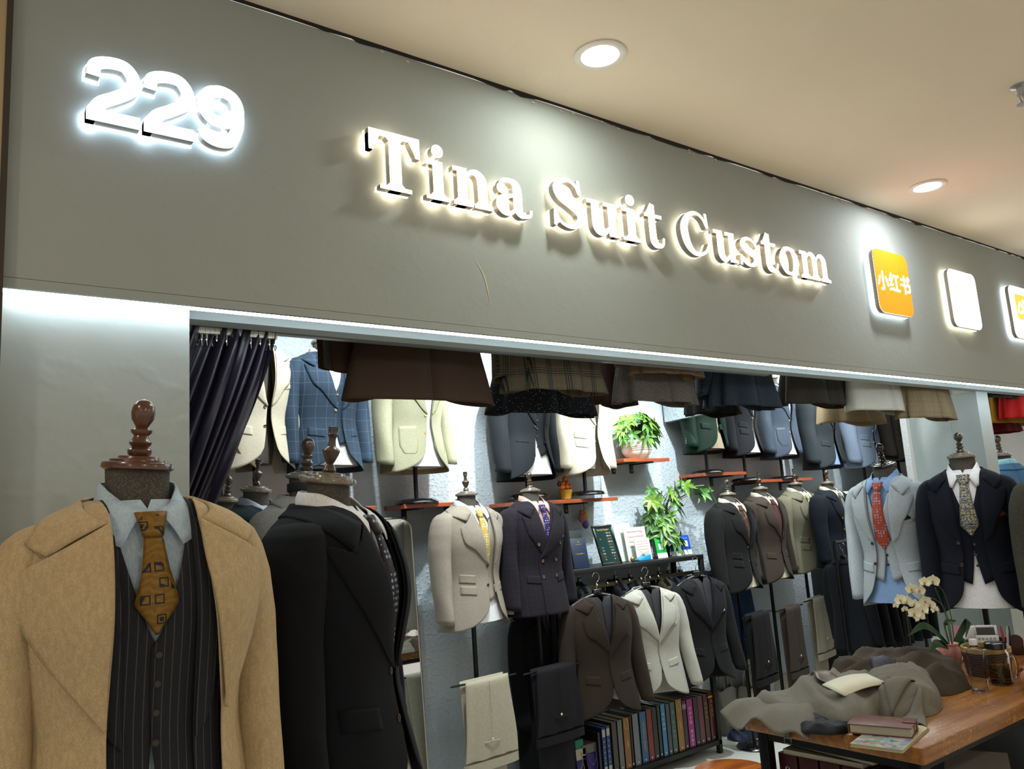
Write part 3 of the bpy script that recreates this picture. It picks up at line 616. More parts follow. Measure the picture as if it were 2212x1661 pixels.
def trouser(cx_, cy_, z, mt, label, rz=0.0, wd=.19, l1=.34, l2=.52, btn='cream_button', bc='d8cfae', group=None, name='folded_trousers', cat='trousers', s=1.0):
    """trousers folded over the cross bar: waist hangs at the front, the legs behind"""
    e = empty(name, (cx_, cy_, z), label, cat, group, rz, s); B_ = mat(btn, bc, .4)
    def slab(nm, y0, ln, w0, w1, th, x0=0, cuff=False):
        v = []; n = 24; nzz = 18
        for i in range(nzz + 1):
            t = i / nzz; zz = .012 - t * ln; hw = (w0 + (w1 - w0) * t) / 2
            for j in range(n):
                a = 2 * PI * j / n; xx = hw * math.copysign(abs(math.cos(a)) ** .7, math.cos(a)); fold = .006 * math.sin(xx * 60 + t * 2) * (0.3 + t)
                v.append((x0 + xx + .012 * t * math.sin(3 * t), y0 + (th / 2) * math.sin(a) * (1 if t > .06 else .5 + t * 8) + fold, zz + .02 * xx))
        f = [(i * n + j, i * n + (j + 1) % n, (i + 1) * n + (j + 1) % n, (i + 1) * n + j) for i in range(nzz) for j in range(n)] + [tuple(range(n))[::-1]]
        return mk(nm, v, f, mt, e)
    slab('waist_half', -.022, l1, wd * .92, wd * 1.12, .030); slab('leg_half', .022, l2, wd * .95, wd * .80, .028, -.004)
    w0 = wd * 1.13
    o = MB(); n = 20; v = []
    for zz in (-l1 + .004, -l1 - .040):
        for j in range(n): a = 2 * PI * j / n; v.append(((w0 / 2 + .003) * math.copysign(abs(math.cos(a)) ** .7, math.cos(a)) + .002, -.022 + .021 * math.sin(a), zz + .02 * w0 / 2 * math.cos(a)))
    o.add(v, [(j, (j + 1) % n, n + (j + 1) % n, n + j) for j in range(n)]); o.build('waistband', mt, e)
    box('pocket_welt', -.05, .045, -.045, -.040, -l1 + .085, -l1 + .090, mt, e, .001); MB().lathe([(.006, 0), (.0065, .002), (.001, .003)], 10, Matrix.Translation((0, -.043, -l1 + .099)) @ Matrix.Rotation(PI / 2, 4, 'X')).build('button', B_, e)
    MB().tube([(0, -.042, 0), (.002, -.0425, -l1 * .4), (0, -.043, -l1 * .62)], .0012, 6).build('crease', mt, e)
    return e
def hanger(e, s=1.0, hook=True):
    """plastic suit hanger: broad arms, clip block, steel hook"""
    mb = MB()
    pts = [(-.19, 0, -.055), (-.12, 0, -.022), (-.05, 0, .002), (0, 0, .012), (.05, 0, .002), (.12, 0, -.022), (.19, 0, -.055)]
    mb.tube(cr(pts, 21), [.010 + .008 * abs(math.cos(PI * i / 20)) for i in range(21)], 10)
    h = mb.build('hanger_arms', M_BLK, e); MB().box(-.028, .028, -.012, .012, .0, .042).build('hanger_block', M_BLK, e, True, .004)
    MB().tube(cr([(0, 0, .04), (0, 0, .075), (.018, 0, .092), (.022, 0, .118), (0, 0, .136), (-.020, 0, .122), (-.021, 0, .110)], 24), .0022, 8).build('hanger_hook', mat('chrome', 'c8c8c8', .12, 1.0), e)
# ------------------------------------------------------------ dressed mannequins
R = math.radians
W_SH = fabric('white_shirt', 'dcdcdc', rough=.7); PB_SH = fabric('pale_blue_shirt', 'a9bccb', rough=.7); CR_SH = fabric('cream_shirt', 'cfc6ae', rough=.7); PK_SH = fabric('pink_shirt', 'c9a49a', rough=.7); BL_SH = fabric('blue_shirt', '7f9cc4', rough=.7)
BT_D = mat('dark_button', '2a211b', .35); BT_G = mat('brass_button', 'a98642', .3, .9); BT_C = mat('pearl_button', 'c9bfa6', .3)
def mp(px, py, Y, s=.89, nh=.070):
    p = atY(px, py, Y); return p[0], Y, p[2] - nh * s
def pz(px, py, Zc, s, nh=.070):
    d = ray(px, py); p = CAM + d * Zc / FOC; return p[0], p[1], p[2] - nh * s
# 1. the big overcoat mannequin in front of the pillar
x, y, z = pz(298, 1000, 1.41, .95)
e = mannequin(x, y, z, 'tan overcoat over charcoal pinstripe waistcoat and pale blue shirt, large mannequin at the left edge', R(1), .95, 'egg', M_WLN, M_WLN, tilt=(.10, .06), cap_r=.062)
CH = fabric('charcoal_pinstripe', '25262a', 'pin', '7d7f84'); TAN = fabric('tan_overcoat_twill', 'b59f7a', 'twill', '8a744e', scale=.6); OCH = fabric('ochre_tie_silk', '725420', 'paisley', '26242a', '866628', .45, scale=1.0)
Bc = Body(1.0, 1.0)
shirt(e, PB_SH, Bc, OCH, .225, tw=1.12)
vest(e, CH, Bc, .000, -.245, -.52)
jacket(e, CH, Body(1.0, 1.0, seed=2), 'notch', edges=(-.042, .062), bp=-.40, off=.006, pockets='none', cuffs=False, sleeves=(0, 0), name='inner_jacket', buttons=0, lapw=.92, breast=False, hi=1.6, cut=.03)
Bo = Body(1.01, 1.12, seed=1.2)
jacket(e, TAN, Bo, 'notch', hem=-.74, bp=-.36, edges=(-.064, .098), off=.016, pockets='none', cuffs=False, length=.66, name='overcoat', buttons=0, lapw=1.34, hi=2.2, cut=.0, R=.0, breast=False, crisp=.004)
poly_strip(Bo, [(.128, -.236), (.130, -.262)], [(.186, -.196), (.190, -.222)], .020, TAN, 'breast_pocket', [c_ for c_ in e.children if c_.name.startswith('overcoat')][0], .005, 6)
# 2. midnight jacket seen from its right side
x, y, z = pz(708, 1032, 1.80, .95)
e = mannequin(x, y, z, 'midnight blue suit jacket with white collar and dark dotted tie, beside the tan overcoat', R(39), .95, 'vase', M_CAPG, M_FIN, tilt=(.16, -.02), cap_r=.066)
MID = fabric('midnight_wool', '0c0e14', 'plain'); DTIE = fabric('dark_dotted_tie', '241c20', 'dots', '7f9cb0', rough=.4)
Bn = Body(1.0, 1.1, seed=.4, lean=-.08); shirt(e, W_SH, Bn, DTIE, .40); vest(e, MID, Bn, .000, -.30)
jacket(e, MID, Bn, 'peak', edges=(.014, .022), cut=.02, bp=-.36, off=.010, pockets='flap', cuffs=True, hi=2.0, lapw=1.05, square=fabric('pale_square', 'a8a4a4'))
# 3. receding row behind it
def row(px, py, Zc, mt, sh, label, fin='ball', rz=30, s=.93, **k):
    x, y, z = pz(px, py, Zc, s); e = mannequin(x, y, z, label, R(rz), s, fin, M_CAPG, M_FIN, tilt=(.12, 0)); B_ = Body(1, 1, seed=px * .01)
    if sh: shirt(e, sh, B_, None)
    else: MB().lathe([(.056, .018), (.0575, .022), (.0575, .042), (.056, .045)], 24).build('black_neck_band', M_DARK, e)
    jacket(e, mt, B_, cuffs=False, **k); return e
row(660, 1026, 2.35, fabric('pale_grey_linen', '8f8c84', 'tweed', '7b786f'), None, 'light grey linen jacket on a mannequin half hidden behind the midnight jacket', 'egg')
row(553, 1056, 3.05, fabric('dark_teal_wool', '16242a'), fabric('lilac_shirt', 'a6aebc'), 'dark teal jacket with pale lilac collar, third mannequin behind the midnight one', 'vase')
row(490, 1078, 3.42, fabric('slate_blue_wool', '2c3e50'), PB_SH, 'slate blue jacket at the far left of the row, mostly behind the curtain', 'ball')
# 4. lower row along the back wall
def dressed(px, py, Y, label, mt, sh, tie, s=.89, rz=0, fin='ball', style='notch', fit='sb', v=None, sq=None, pockets='flap', capm=None, bm=None, fs=None, edges=(.012, .030), bp=-.32, hem=-.65, vm=None, tl=.36, buttons=2, cut=.055, lapw=1.0, tilt=(0, 0), Yp=None, fw=1.0, base=True, floor_z=0.0, hi=1.0, finm=None, z=None, x=None, swing=0.0, out=0.0):
    s *= 1.05; fw *= 1.09; X, Yy, Z_ = mp(px, py, Y, s)
    if z is not None: Z_ = z
    if x is not None: X = x
    e = mannequin(X, Yy, Z_, label, R(rz), s, fin, capm or M_CAPG, finm or M_FIN, tilt=tilt, floor_z=floor_z, base=base); B_ = Body(fw, 1.0, seed=px * .013)
    if sh: shirt(e, sh, B_, tie, tl)
    if v: vest(e, v, B_, .000, -.23, -.46, bm)
    jacket(e, mt, B_, style, fit, edges=edges, bp=bp, hem=hem, pockets=pockets, bmt=bm, square=sq, buttons=buttons, cut=cut, lapw=lapw, hi=hi, swing=swing, out=out)
    return e
GTIE = fabric('gold_dotted_tie', 'b59a50', 'dots', 'efe6c0', rough=.4); PTIE = fabric('purple_dotted_tie', '2c2450', 'dots', '9a96c0', rough=.4)
GS = fabric('stone_grey_suit', '8e8578', 'plain'); PL = fabric('plum_check_suit', '1e1a20', 'check', '33272f', '28303e')
SQD = fabric('dark_square', '1c1416', 'dots', '6a6470'); SQB = fabric('blue_square', '6a8fb8', 'paisley', 'd8dfe8', 'b8cde0')
dressed(1007, 1066, 3.66, 'stone grey three-piece suit with gold dotted tie, leftmost on the back wall lower row', GS, W_SH, GTIE, .92, 8, 'vase', v=GS, sq=SQD, pockets='flap2', edges=(.026, .060), bm=BT_D, hi=1.5, cut=.045)
dressed(1145, 1058, 3.64, 'plum checked double-breasted suit with pink shirt and purple tie, right of the stone grey suit', PL, PK_SH, PTIE, .90, 4, 'ball', 'peak', 'db', v=None, sq=SQB, pockets='flap', bm=mat('horn_button', '5a4634', .3), hi=1.4, bp=-.33)
BK = fabric('espresso_wool', '11100f'); BN = fabric('mushroom_brown_wool', '382f27'); BG = fabric('sage_beige_wool', '6e6a58'); ND = fabric('ink_navy_wool', '10161e')
TBR = fabric('brown_floral_tie', '3a211c', 'paisley', '7a4030', '5a3026', .4); TBU = fabric('burgundy_tie', '552a2c', rough=.35); TCR = fabric('cream_tie', 'b9ad84', 'dots', '8c7f58', rough=.4); TGR = fabric('grey_tie', '6c6f74', rough=.4)
dressed(1572, 1066, 3.62, 'espresso black suit with brown floral tie, just right of the tall leafy plant', BK, CR_SH, TBR, .87, 4, 'ball', 'notch', fw=1.08, cut=.025, edges=(.018, .022), v=BK, sq=W_SH, pockets='flap2', bm=mat('rust_button', '5c3424', .3))
dressed(1641, 1054, 3.66, 'mushroom brown suit with burgundy tie, between the espresso and sage beige suits', BN, CR_SH, TBU, .88, 4, 'vase', 'notch', fw=1.08, cut=.025, edges=(.018, .022), v=BN, pockets='flap')
dressed(1717, 1044, 3.70, 'sage beige three-piece suit with pale yellow tie on the back wall lower row', BG, fabric('ivory_shirt', 'bdb9ac'), TCR, .88, 2, 'vase', 'notch', fw=1.08, cut=.025, edges=(.018, .022), v=BG, pockets='flap2', bm=BT_C)
dressed(1787, 1042, 3.46, 'dark navy double-breasted suit with brass buttons at the right end of the lower row', ND, CR_SH, TGR, .81, 4, 'ball', 'peak', 'db', fw=1.08, pockets='none', bm=BT_G)
# 5. pair standing against the side wall, and the one cut by the frame
LB = fabric('ice_blue_suit', '9ea5a9'); NV = fabric('navy_suit', '10131e'); RTIE = fabric('red_floral_tie', '9c4434', 'dots', '8fa0b8', rough=.4); GT2 = fabric('gold_black_tie', '33261a', 'paisley', 'c9ac6a', 'b9cad4', .35, scale=2.2)
x, y, z = 4.10, 2.30, 0
p = atX(1908, 1002, 4.42); e = dressed(1908, 1002, p[1], 'ice blue suit with light blue shirt and red patterned tie, against the side wall', LB, BL_SH, RTIE, 1.04, -86, 'ball', 'peak', v=LB, sq=SQD, pockets='flap', edges=(-.040, .046), buttons=2, cut=.075, tilt=(.20, 0), finm=M_BLK, capm=M_BLK, hi=1.5, x=p[0], z=p[2] - .075, lapw=1.0, fw=.86)
p = atX(2076, 982, 4.44); e = dressed(2076, 982, p[1], 'dark navy three-piece suit with gold and black tie, in front of the right pillar', NV, W_SH, GT2, 1.06, -70, 'ball', 'peak', v=NV, sq=fabric('brown_square', '5a3a22'), pockets='flap', edges=(-.040, .045), cut=.045, hi=1.6, x=p[0], z=p[2] - .080, lapw=1.0, fw=.86, tl=.30, tilt=(.06, 0))
p = atY(2300, 985, 1.53); dressed(2300, 985, p[1], 'dark olive grey tweed sleeve and shoulder of a suit cut off by the right edge', fabric('olive_tweed', '35342c', 'tweed', '4b4a3e'), W_SH, None, 1.0, -64, 'ball', x=p[0], z=p[2] - .070)
p = atY(2160, 985, 2.25); dressed(2160, 985, 2.25, 'bright blue jacket seen from behind, beyond the right pillar', fabric('bright_blue_wool', '3f6484'), fabric('aqua_shirt', '8fc0cc'), None, 1.08, 150, 'ball', z=p[2] - .070)
# 6. upper row on the wall shelves
def upper(px, pyb, label, mt, sh, s=.89, Y=3.83, shelf=1.70, **k):
    p = atY(px, pyb, Y); z = p[2] + .645 * s * 1.05
    return dressed(px, pyb, Y, label, mt, sh, k.pop('tie', None), s, k.pop('rz', 6), x=p[0], z=z, floor_z=shelf, **k)
BC = fabric('blue_windowpane', '2f3d4c', 'check', '5a6c7e', '3a4a5c'); YL = fabric('pale_lemon_linen', '86846a', 'tweed', '929078'); SL = fabric('slate_satin_wool', '171b1e'); IV = fabric('ivory_wool', 'b8b29c'); CMC = fabric('camel_wool', 'bcb39e')
GN = fabric('forest_green_velvet', '0d241a', rough=.6); AN = fabric('anthracite_wool', '131417'); BS = fabric('steel_blue_sharkskin', '363e49', rough=.5); MG = fabric('mid_grey_wool', '24292b'); SB = fabric('sky_blue_wool', '737f90'); TP = fabric('taupe_wool', '3f3b36')
upper(462, 1016, 'camel jacket on the upper shelf, mostly behind the dark curtain', fabric('camel_pale', '9c8666'), None, edges=(.01, .03))
upper(551, 1018, 'cream camel jacket on the upper shelf, left of the blue windowpane suit', CMC, None)
upper(704, 1018, 'blue windowpane checked suit with white shirt on the upper shelf', BC, W_SH, v=BC, style='peak', tie=None, edges=(.010, .034), bm=mat('grey_button', '7a7468', .3), hi=1.3, cut=.06)
upper(897, 1020, 'pale lemon linen jacket on the upper shelf above the mirror', YL, W_SH, pockets='patch', edges=(.012, .040), bm=mat('amber_button', 'a08440', .3), hi=1.3, cut=.06)
upper(1138, 1036, 'slate satin jacket with matching waistcoat and white shirt tails on the upper shelf', SL, W_SH, v=SL, pockets='jet', edges=(-.006, .062), bm=BT_D, hi=1.3, cut=.09, buttons=1, s=.92)
upper(1262, 1026, 'brightly lit ivory jacket on the upper shelf, left of the potted plant', IV, None, pockets='flap2', bm=mat('cream_btn', 'b8a878', .4), hi=1.2)
upper(1524, 978, 'forest green velvet jacket on the upper shelf, right of the potted plant', GN, fabric('champagne_shirt', '9c8e78'), edges=(.03, .09), s=.86, shelf=1.81, bm=mat('amber_button', 'a08440', .3), buttons=1, cut=.09)
upper(1606, 986, 'anthracite jacket with double flap pockets, right of the green velvet one', AN, W_SH, pockets='flap2', s=.84, shelf=1.745, bm=mat('horn_button', '5a4634', .3))
upper(1686, 990, 'steel blue sharkskin jacket with patch pockets on the upper shelf', BS, W_SH, pockets='patch', s=.86, shelf=1.745, bm=mat('grey_button', '7a7468', .3))
upper(1779, 1012, 'mid grey jacket on the upper wall, above the navy double-breasted suit', MG, BL_SH, pockets='flap', s=.93, shelf=1.55, Y=3.80)
upper(1866, 1010, 'sky blue jacket on the upper wall behind the ice blue suit', SB, W_SH, pockets='flap2', s=.92, shelf=1.55, bm=BT_C, Y=3.80)
upper(1940, 996, 'taupe jacket at the far right of the upper wall', TP, None, pockets='flap2', s=.90, shelf=1.55, Y=3.80)
# ------------------------------------------------------------ trousers hanging under the lower row
def bar(px, py, Y, mt, label, wd, l1, l2, rz, bc='d8cfae', s=1.0):
    p = atY(px, py, Y); e = trouser(p[0], Y, p[2], mt, label, R(rz), wd * 1.2, l1, l2, 'btn_' + bc, bc, 'folded trousers on stand bars', s=s)
    MB().tube([(-.20, .004, -.004), (.20, .004, -.004)], .005).build('cross_bar', M_POLE, e)
    return e
bar(1047, 1468, 3.55, fabric('stone_trouser', 'a39c88'), 'light stone trousers folded over a bar under the stone grey suit', .24, .375, .62, 0)
bar(1195, 1442, 3.52, fabric('plum_trouser', '18161a'), 'dark plum trousers folded over a bar under the plum suit', .24, .33, .75, 0)
bar(1636, 1326, 3.50, BK, 'espresso trousers folded over a bar under the espresso suit', .22, .40, .62, 8)
bar(1706, 1312, 3.55, BN, 'mushroom brown trousers folded over a bar under the brown suit', .19, .42, .62, 8)
bar(1765, 1292, 3.60, fabric('sage_trouser', '837f6e'), 'sage beige trousers folded over a bar under the sage suit', .21, .38, .60, 8)
bar(1845, 1282, 3.60, AN, 'black trousers folded over a bar at the right end of the lower row', .22, .42, .60, 8)
# ------------------------------------------------------------ jackets hung overhead just behind the fascia
RAILZ = 2.80
tag(MB().tube([(1.0, 2.42, RAILZ), (4.80, 2.42, RAILZ)], .012, 10).build('clothes_rail', M_ALU), 'overhead metal rail behind the fascia that carries the hanging jackets', 'rail')
def over(px0, px1, pyb, Y, label, mt, rp=.0, fl=.0, fd=.45, sl=(1, 1), s=.95, seed=0, cuffs=True, pockets='flap', nr=9, rz=180, bm=None):
    a = atY(px0, pyb, Y); b = atY(px1, pyb, Y); hw = abs(b[0] - a[0]) / 2; full = .206 + .04; body = .185
    fw = hw / s / (full if sl[0] or sl[1] else body * (1 + fl)); B_ = Body(fw, fd, rp, seed, flare=fl, nr=nr)
    e = empty('hanging_jacket', ((a[0] + b[0]) / 2, Y, (a[2] + b[2]) / 2 + .645 * s), label, 'hanging jacket', 'jackets hung overhead behind the fascia', R(rz), s)
    jacket(e, mt, B_, edges=(.02, .0), pockets=pockets, cuffs=cuffs, sleeves=sl, length=.60, hi=1.2, cut=.03, bmt=bm); hanger(e); return e
over(738, 1066, 868, 2.30, 'wide brown jacket hem hanging overhead, leftmost large one', fabric('chocolate_wool', '3b2a1e'), .05, .12, .40, (0, 0), seed=1.0, nr=4)
def oversleeve(px, pyt, pyb, Y, mt, label, wd=.045):
    p = atY(px, pyb, Y); e = empty('hanging_jacket', (p[0] + .165, Y, p[2] + .62 * .89), label, 'hanging jacket', 'jackets hung overhead behind the fascia', 0, .89)
    J = jacket(e, mt, Body(.9, .30, seed=px), edges=(.02, .0), pockets='none', cuffs=True, hem=-.56, hi=1.0, breast=False); hanger(e)
oversleeve(703, 0, 812, 2.52, fabric('rust_wool', '4a2f20'), 'rust sleeve with buttons of a jacket behind the wide brown one')
oversleeve(716, 0, 812, 2.44, fabric('ash_grey_wool', '5a5854'), 'ash grey sleeve of a jacket behind the wide brown one')
oversleeve(732, 0, 818, 2.37, fabric('cocoa_wool', '3f2a1c'), 'cocoa brown sleeve nearest the wide brown jacket')
over(1064, 1285, 896, 2.48, 'black speckled jacket hem hanging overhead behind the tan check one', fabric('black_speckle', '0c0f14', 'speck', '8a949c'), .10, .1, .5, (0, 0), seed=2.2, nr=5)
over(1078, 1310, 848, 2.26, 'tan and black glen check jacket hanging overhead', fabric('glen_check', '524c3a', 'glen', '15120f', '7a3a34'), .16, .05, .6, (1, 1), seed=.5, nr=6)
over(1283, 1352, 876, 2.50, 'rusty herringbone tweed hem between the glen check and grey jackets overhead', fabric('rust_herringbone', '3c281c', 'herring', '21150f'), .12, 0, .8, (0, 0), seed=.3)
over(1320, 1505, 872, 2.34, 'grey brown tweed jacket with pleated hem hanging overhead', fabric('grey_brown_tweed', '4c463d', 'tweed', '6a6358'), .17, .05, .6, (1, 0), seed=3, nr=7)
over(1345, 1525, 812, 2.20, 'tan tweed jacket hanging highest overhead, in front of the grey brown one', fabric('tan_tweed', '5c4c3a', 'tweed', '78664e'), .10, 0, .5, (1, 1), seed=1.5)
over(1505, 1575, 896, 2.56, 'black jacket hem hanging overhead left of the blue grey one', fabric('black_wool', '0e0d0e'), .10, 0, .9, (0, 0), seed=4)
over(1522, 1682, 880, 2.32, 'dark blue grey jacket with deep folds hanging overhead', fabric('blue_grey_flannel', '20272e', 'tweed', '2e3740'), .18, .05, .6, (0, 1), seed=2, nr=8)
over(1682, 1835, 876, 2.30, 'dark olive brown jacket hanging overhead', fabric('olive_brown_wool', '2a251c', 'tweed', '39332a'), .15, .0, .6, (1, 0), seed=5, nr=8, bm=BT_G)
over(1785, 1892, 915, 2.46, 'tan knit-like coat hem hanging low behind the cream one overhead', fabric('sand_wool', '7a6a50', 'tweed', '8d7c60'), .12, .0, .8, (0, 0), seed=6)
over(1832, 1960, 890, 2.22, 'cream wool coat hem hanging overhead', fabric('cream_wool', 'a8a496', 'tweed', 'b8b5a8'), .10, .05, .6, (0, 0), seed=7, nr=4)
over(1948, 2052, 905, 2.16, 'tan plaid jacket hanging overhead next to the right pillar', fabric('tan_plaid', '75664c', 'check', '46382a', '564630'), .10, .0, .55, (0, 0), seed=8)
# garments of the neighbouring stall, right of the pillar
over(2118, 2200, 862, 2.14, 'dark green pleated garment hanging beyond the right pillar', fabric('bottle_green_knit', '0e1f1c', 'tweed', '1a2f2a'), .08, 0, .5, (0, 0), seed=1, pockets='none')
over(2128, 2225, 916, 2.24, 'mustard yellow garment hem hanging beyond the right pillar', fabric('mustard_wool', '8a6414'), .12, .1, .6, (0, 0), seed=2, pockets='none')
over(2128, 2180, 934, 2.32, 'dark red garment hem hanging lowest beyond the right pillar', fabric('wine_wool', '5c0f12'), .1, .2, .8, (0, 0), seed=3, pockets='none')
over(2176, 2260, 905, 2.12, 'bright red garment hanging at the right edge beyond the pillar', fabric('red_wool', '9c1512'), .1, .05, .6, (0, 0), seed=4, pockets='none')
# ------------------------------------------------------------ bulkhead, wall shelves, mirror, curtain
def quadbox(P0, P1, th, z0, z1, name, m):
    d = (np.array(P1) - np.array(P0)); d = d / np.linalg.norm(d); n_ = np.array((-d[1], d[0])) * th; v = []
    for z in (z0, z1):
        for p in (P0, P1, P1 + n_, P0 + n_): v.append((p[0], p[1], z))
    return mk(name, v, [(3, 2, 1, 0), (4, 5, 6, 7), (0, 1, 5, 4), (1, 2, 6, 5), (2, 3, 7, 6), (3, 0, 4, 7)], m, None, False)
a = atZ(1448, 912, 2.2); b = atZ(1625, 873, 2.2)
struct(quadbox(np.array(a[:2]), np.array(b[:2]), -.05, 2.2, 2.92, 'wall_bulkhead', M_WALL))
M_SHELF = wood('red_shelf_wood', '7a3416', '9c4a22', .35, (2, 14, 14)); 
def shelf(x0, x1, z, label, br):
    o = MB().box(x0, x1, 3.77, WY, z - .022, z).build('wall_shelf', M_SHELF, None, False, .002); tag(o, label, 'shelf', 'red wood wall shelves')
    for bx in br:
        MB().box(bx - .016, bx + .016, 3.80, WY, z - .030, z - .022).box(bx - .016, bx + .016, WY - .006, WY, z - .085, z - .022).build('bracket', M_POLE, o, False)
        MB().lathe([(.004, 0), (.004, .003)], 8, Matrix.Translation((bx, WY - .006, z - .066)) @ Matrix.Rotation(PI / 2, 4, 'X')).build('screw', M_ALU, o)
shelf(1.10, atY(812, 1090, 3.77)[0], 1.70, 'red wood wall shelf behind the midnight jacket, under the blue checked suit', (1.25, 1.85))
shelf(atY(829, 1092, WY)[0], 2.58, 1.70, 'red wood wall shelf above the mirror, under the lemon jacket', (2.22, 2.50))
shelf(2.80, atY(1335, 1077, 3.77)[0], 1.68, 'red wood wall shelf holding the small orange fruit pot', (2.95, 3.40))
shelf(atY(1318, 995, 3.9)[0], atY(1446, 988, 3.77)[0], 1.925, 'high red wood wall shelf under the white potted plant', (3.85, 4.02))
shelf(4.50, atY(1612, 1018, 3.77)[0], 1.815, 'red wood wall shelf under the green velvet jacket', (4.6, 4.85))
shelf(atY(1583, 1042, WY)[0], atY(1756, 1030, 3.77)[0], 1.752, 'long red wood wall shelf above the espresso and brown suits', (5.1, 5.7))
shelf(5.95, 7.0, 1.56, 'red wood wall shelf behind the ice blue suit', (6.1, 6.9))
# mirror leaning against the wall
M_MIR = mat('mirror_silver', 'f0f4f4', .02, 1.0); M_FRM = mat('brushed_steel', 'a8a49a', .3, .9)
Ym = 3.80; p0 = atY(905, 1150, Ym); p1 = atY(760, 1122, Ym); ztop = atY(850, 1121, Ym)[2]; pb = atY(943, 1655, Ym)
mx1 = atY(907, 1180, Ym)[0]; mx0 = mx1 - .75
e = empty('floor_mirror', ((mx0 + mx1) / 2, Ym, 0), 'tall round-cornered mirror leaning on the wall behind the midnight jacket', 'mirror'); e.rotation_euler = (R(-3.0), 0, 0)
O = rrect(mx1 - mx0, ztop, .07); hw = (mx1 - mx0) / 2
v = [(q[0] - hw, 0.0, q[1] + .002) for q in O]; mk('mirror_glass', v, [tuple(range(len(v)))], M_MIR, e, False)
MB().tube([(q[0] - hw, .004, q[1] + .006) for q in O], .007, 8, True).build('mirror_frame', M_FRM, e)
box('back_board', -hw + .01, hw - .01, .006, .016, .05, ztop - .06, M_DARK, e)
# reflected things stand in the shop in front of the mirror, hidden from the camera by the front mannequins
# dark curtain gathered on a track under the fascia
CY = 2.10
M_CUR = mat('aubergine_satin', '231f2b', .36, 0, .5); zt = atY(480, 668, CY)[2]
x0c = .535; x1c = atY(597, 700, CY)[0]
e = empty('curtain', (x0c, CY, 0), 'dark aubergine satin curtain gathered to the left behind the pillar', 'curtain')
nz, nu = 60, 190; v = []; ztc = atY(590, 706, CY)[2]
for i in range(nz + 1):
    t = i / nz; z = ztc - t * (ztc - .25)
    zr = ztc - z
    # right edge swings in towards the pillar on its way down
    xr = x1c - x0c - .33 * min(zr / .80, 1) ** 1.35 * (1 if zr < .8 else 1) ; xr = max(xr, .03) - 0.02 * math.sin(5 * zr) * min(zr, .3)
    xl = -.22 * min(zr / .8, 1)
    for j in range(nu + 1):
        u = j / nu; ph = u * 2 * PI * 8.5 + .9 * math.sin(u * 9) + zr * 1.6 * math.sin(u * 5 + 1)
        amp = .030 + .020 * math.sin(u * 13 + zr * 3); pin = min(1, zr / .05 + .25)
        yy = math.sin(ph) * amp * pin + .010 * math.sin(2.3 * ph + zr * 9) + .03 * math.sin(zr * 4 + u * 3) * min(zr, 1)
        v.append((xl + (xr - xl) * u + .008 * math.cos(ph) * pin, yy, z + (.012 * math.cos(ph * .5) * (1 - min(zr / .15, 1))) + (x0c * 0)))
f = [(i * (nu + 1) + j, i * (nu + 1) + j + 1, (i + 1) * (nu + 1) + j + 1, (i + 1) * (nu + 1) + j) for i in range(nz) for j in range(nu)]
mk('curtain_cloth', v, f, M_CUR, e)
M_PL = mat('ivory_plastic', 'd8d4c4', .4); CHR = mat('chrome', 'c8c8c8', .12, 1.0)
tk = box('curtain_track', x0c, x1c + 2.2, CY - .012, CY + .012, 2.133, 2.150, M_ALU); tag(tk, 'slim aluminium curtain track fixed under the fascia', 'curtain track')
for i in range(19):
    x = .02 + i * (x1c - x0c - .03) / 18
    g = MB().box(x - .006, x + .006, -.016, .016, 2.118, 2.134).tube([(x, -.006, 2.12), (x, -.008, 2.108), (x, 0, 2.102)], .0025, 6); o = g.build('runner', M_PL, e)
    MB().tube(cr([(x, 0, 2.106), (x + .006, -.006, 2.098), (x, -.010, 2.088), (x - .002, -.008, ztc + .005)], 10), .0013, 5).build('hook', CHR, e)
    MB().box(x - .008, x + .008, -.012, -.008, ztc - .012, ztc + .022).build('tape_loop', M_CUR, e)
# handwritten card on the wall behind the mannequin row
M_CARD = mat('white_card', 'cfcfc8', .7); M_INK = mat('black_ink', '15161c', .7); M_RED = mat('red_ink', '9c2a24', .7); M_BLUI = mat('blue_ink', '2a4a9c', .7)
def scribble(parent, m, x0, x1, z, y, n=14, h=.010, seed=0, name='handwriting', r=.0009):
    random.seed(seed); pts = []; k = n * 4
    for i in range(k + 1): pts.append((x0 + (x1 - x0) * i / k + random.uniform(-.3, .3) * (x1 - x0) / n * .5, y, z + h * math.sin(i * PI / 2 + random.uniform(-.6, .6)) * random.uniform(.3, 1)))
    MB().tube(cr(pts, k * 3), r, 4).build(name, m, parent)
p = atY(580, 1045, 3.93); cdd = empty('handwritten_card', (p[0], 3.94, p[2]), 'large handwritten white card behind the wooden finials left of the blue suit', 'card'); box('card_sheet', -.22, .20, 0, .003, -.09, .09, M_CARD, cdd)
for i, (s_, x, z) in enumerate((('e rode to a too', -.02, .060), ('c marke magenei ive', .0, .022), ('Rahuma', .06, -.018), ('Maama', .07, -.052))): 
    q = text(s_, .050, M_INK, cdd, Matrix.Translation((x, -.0012, z)) @ FRONT, .0004, 'handwriting'); 
    q.matrix_local = q.matrix_local @ Matrix(((1, .25, 0, 0), (0, 1, 0, 0), (0, 0, 1, 0), (0, 0, 0, 1)))
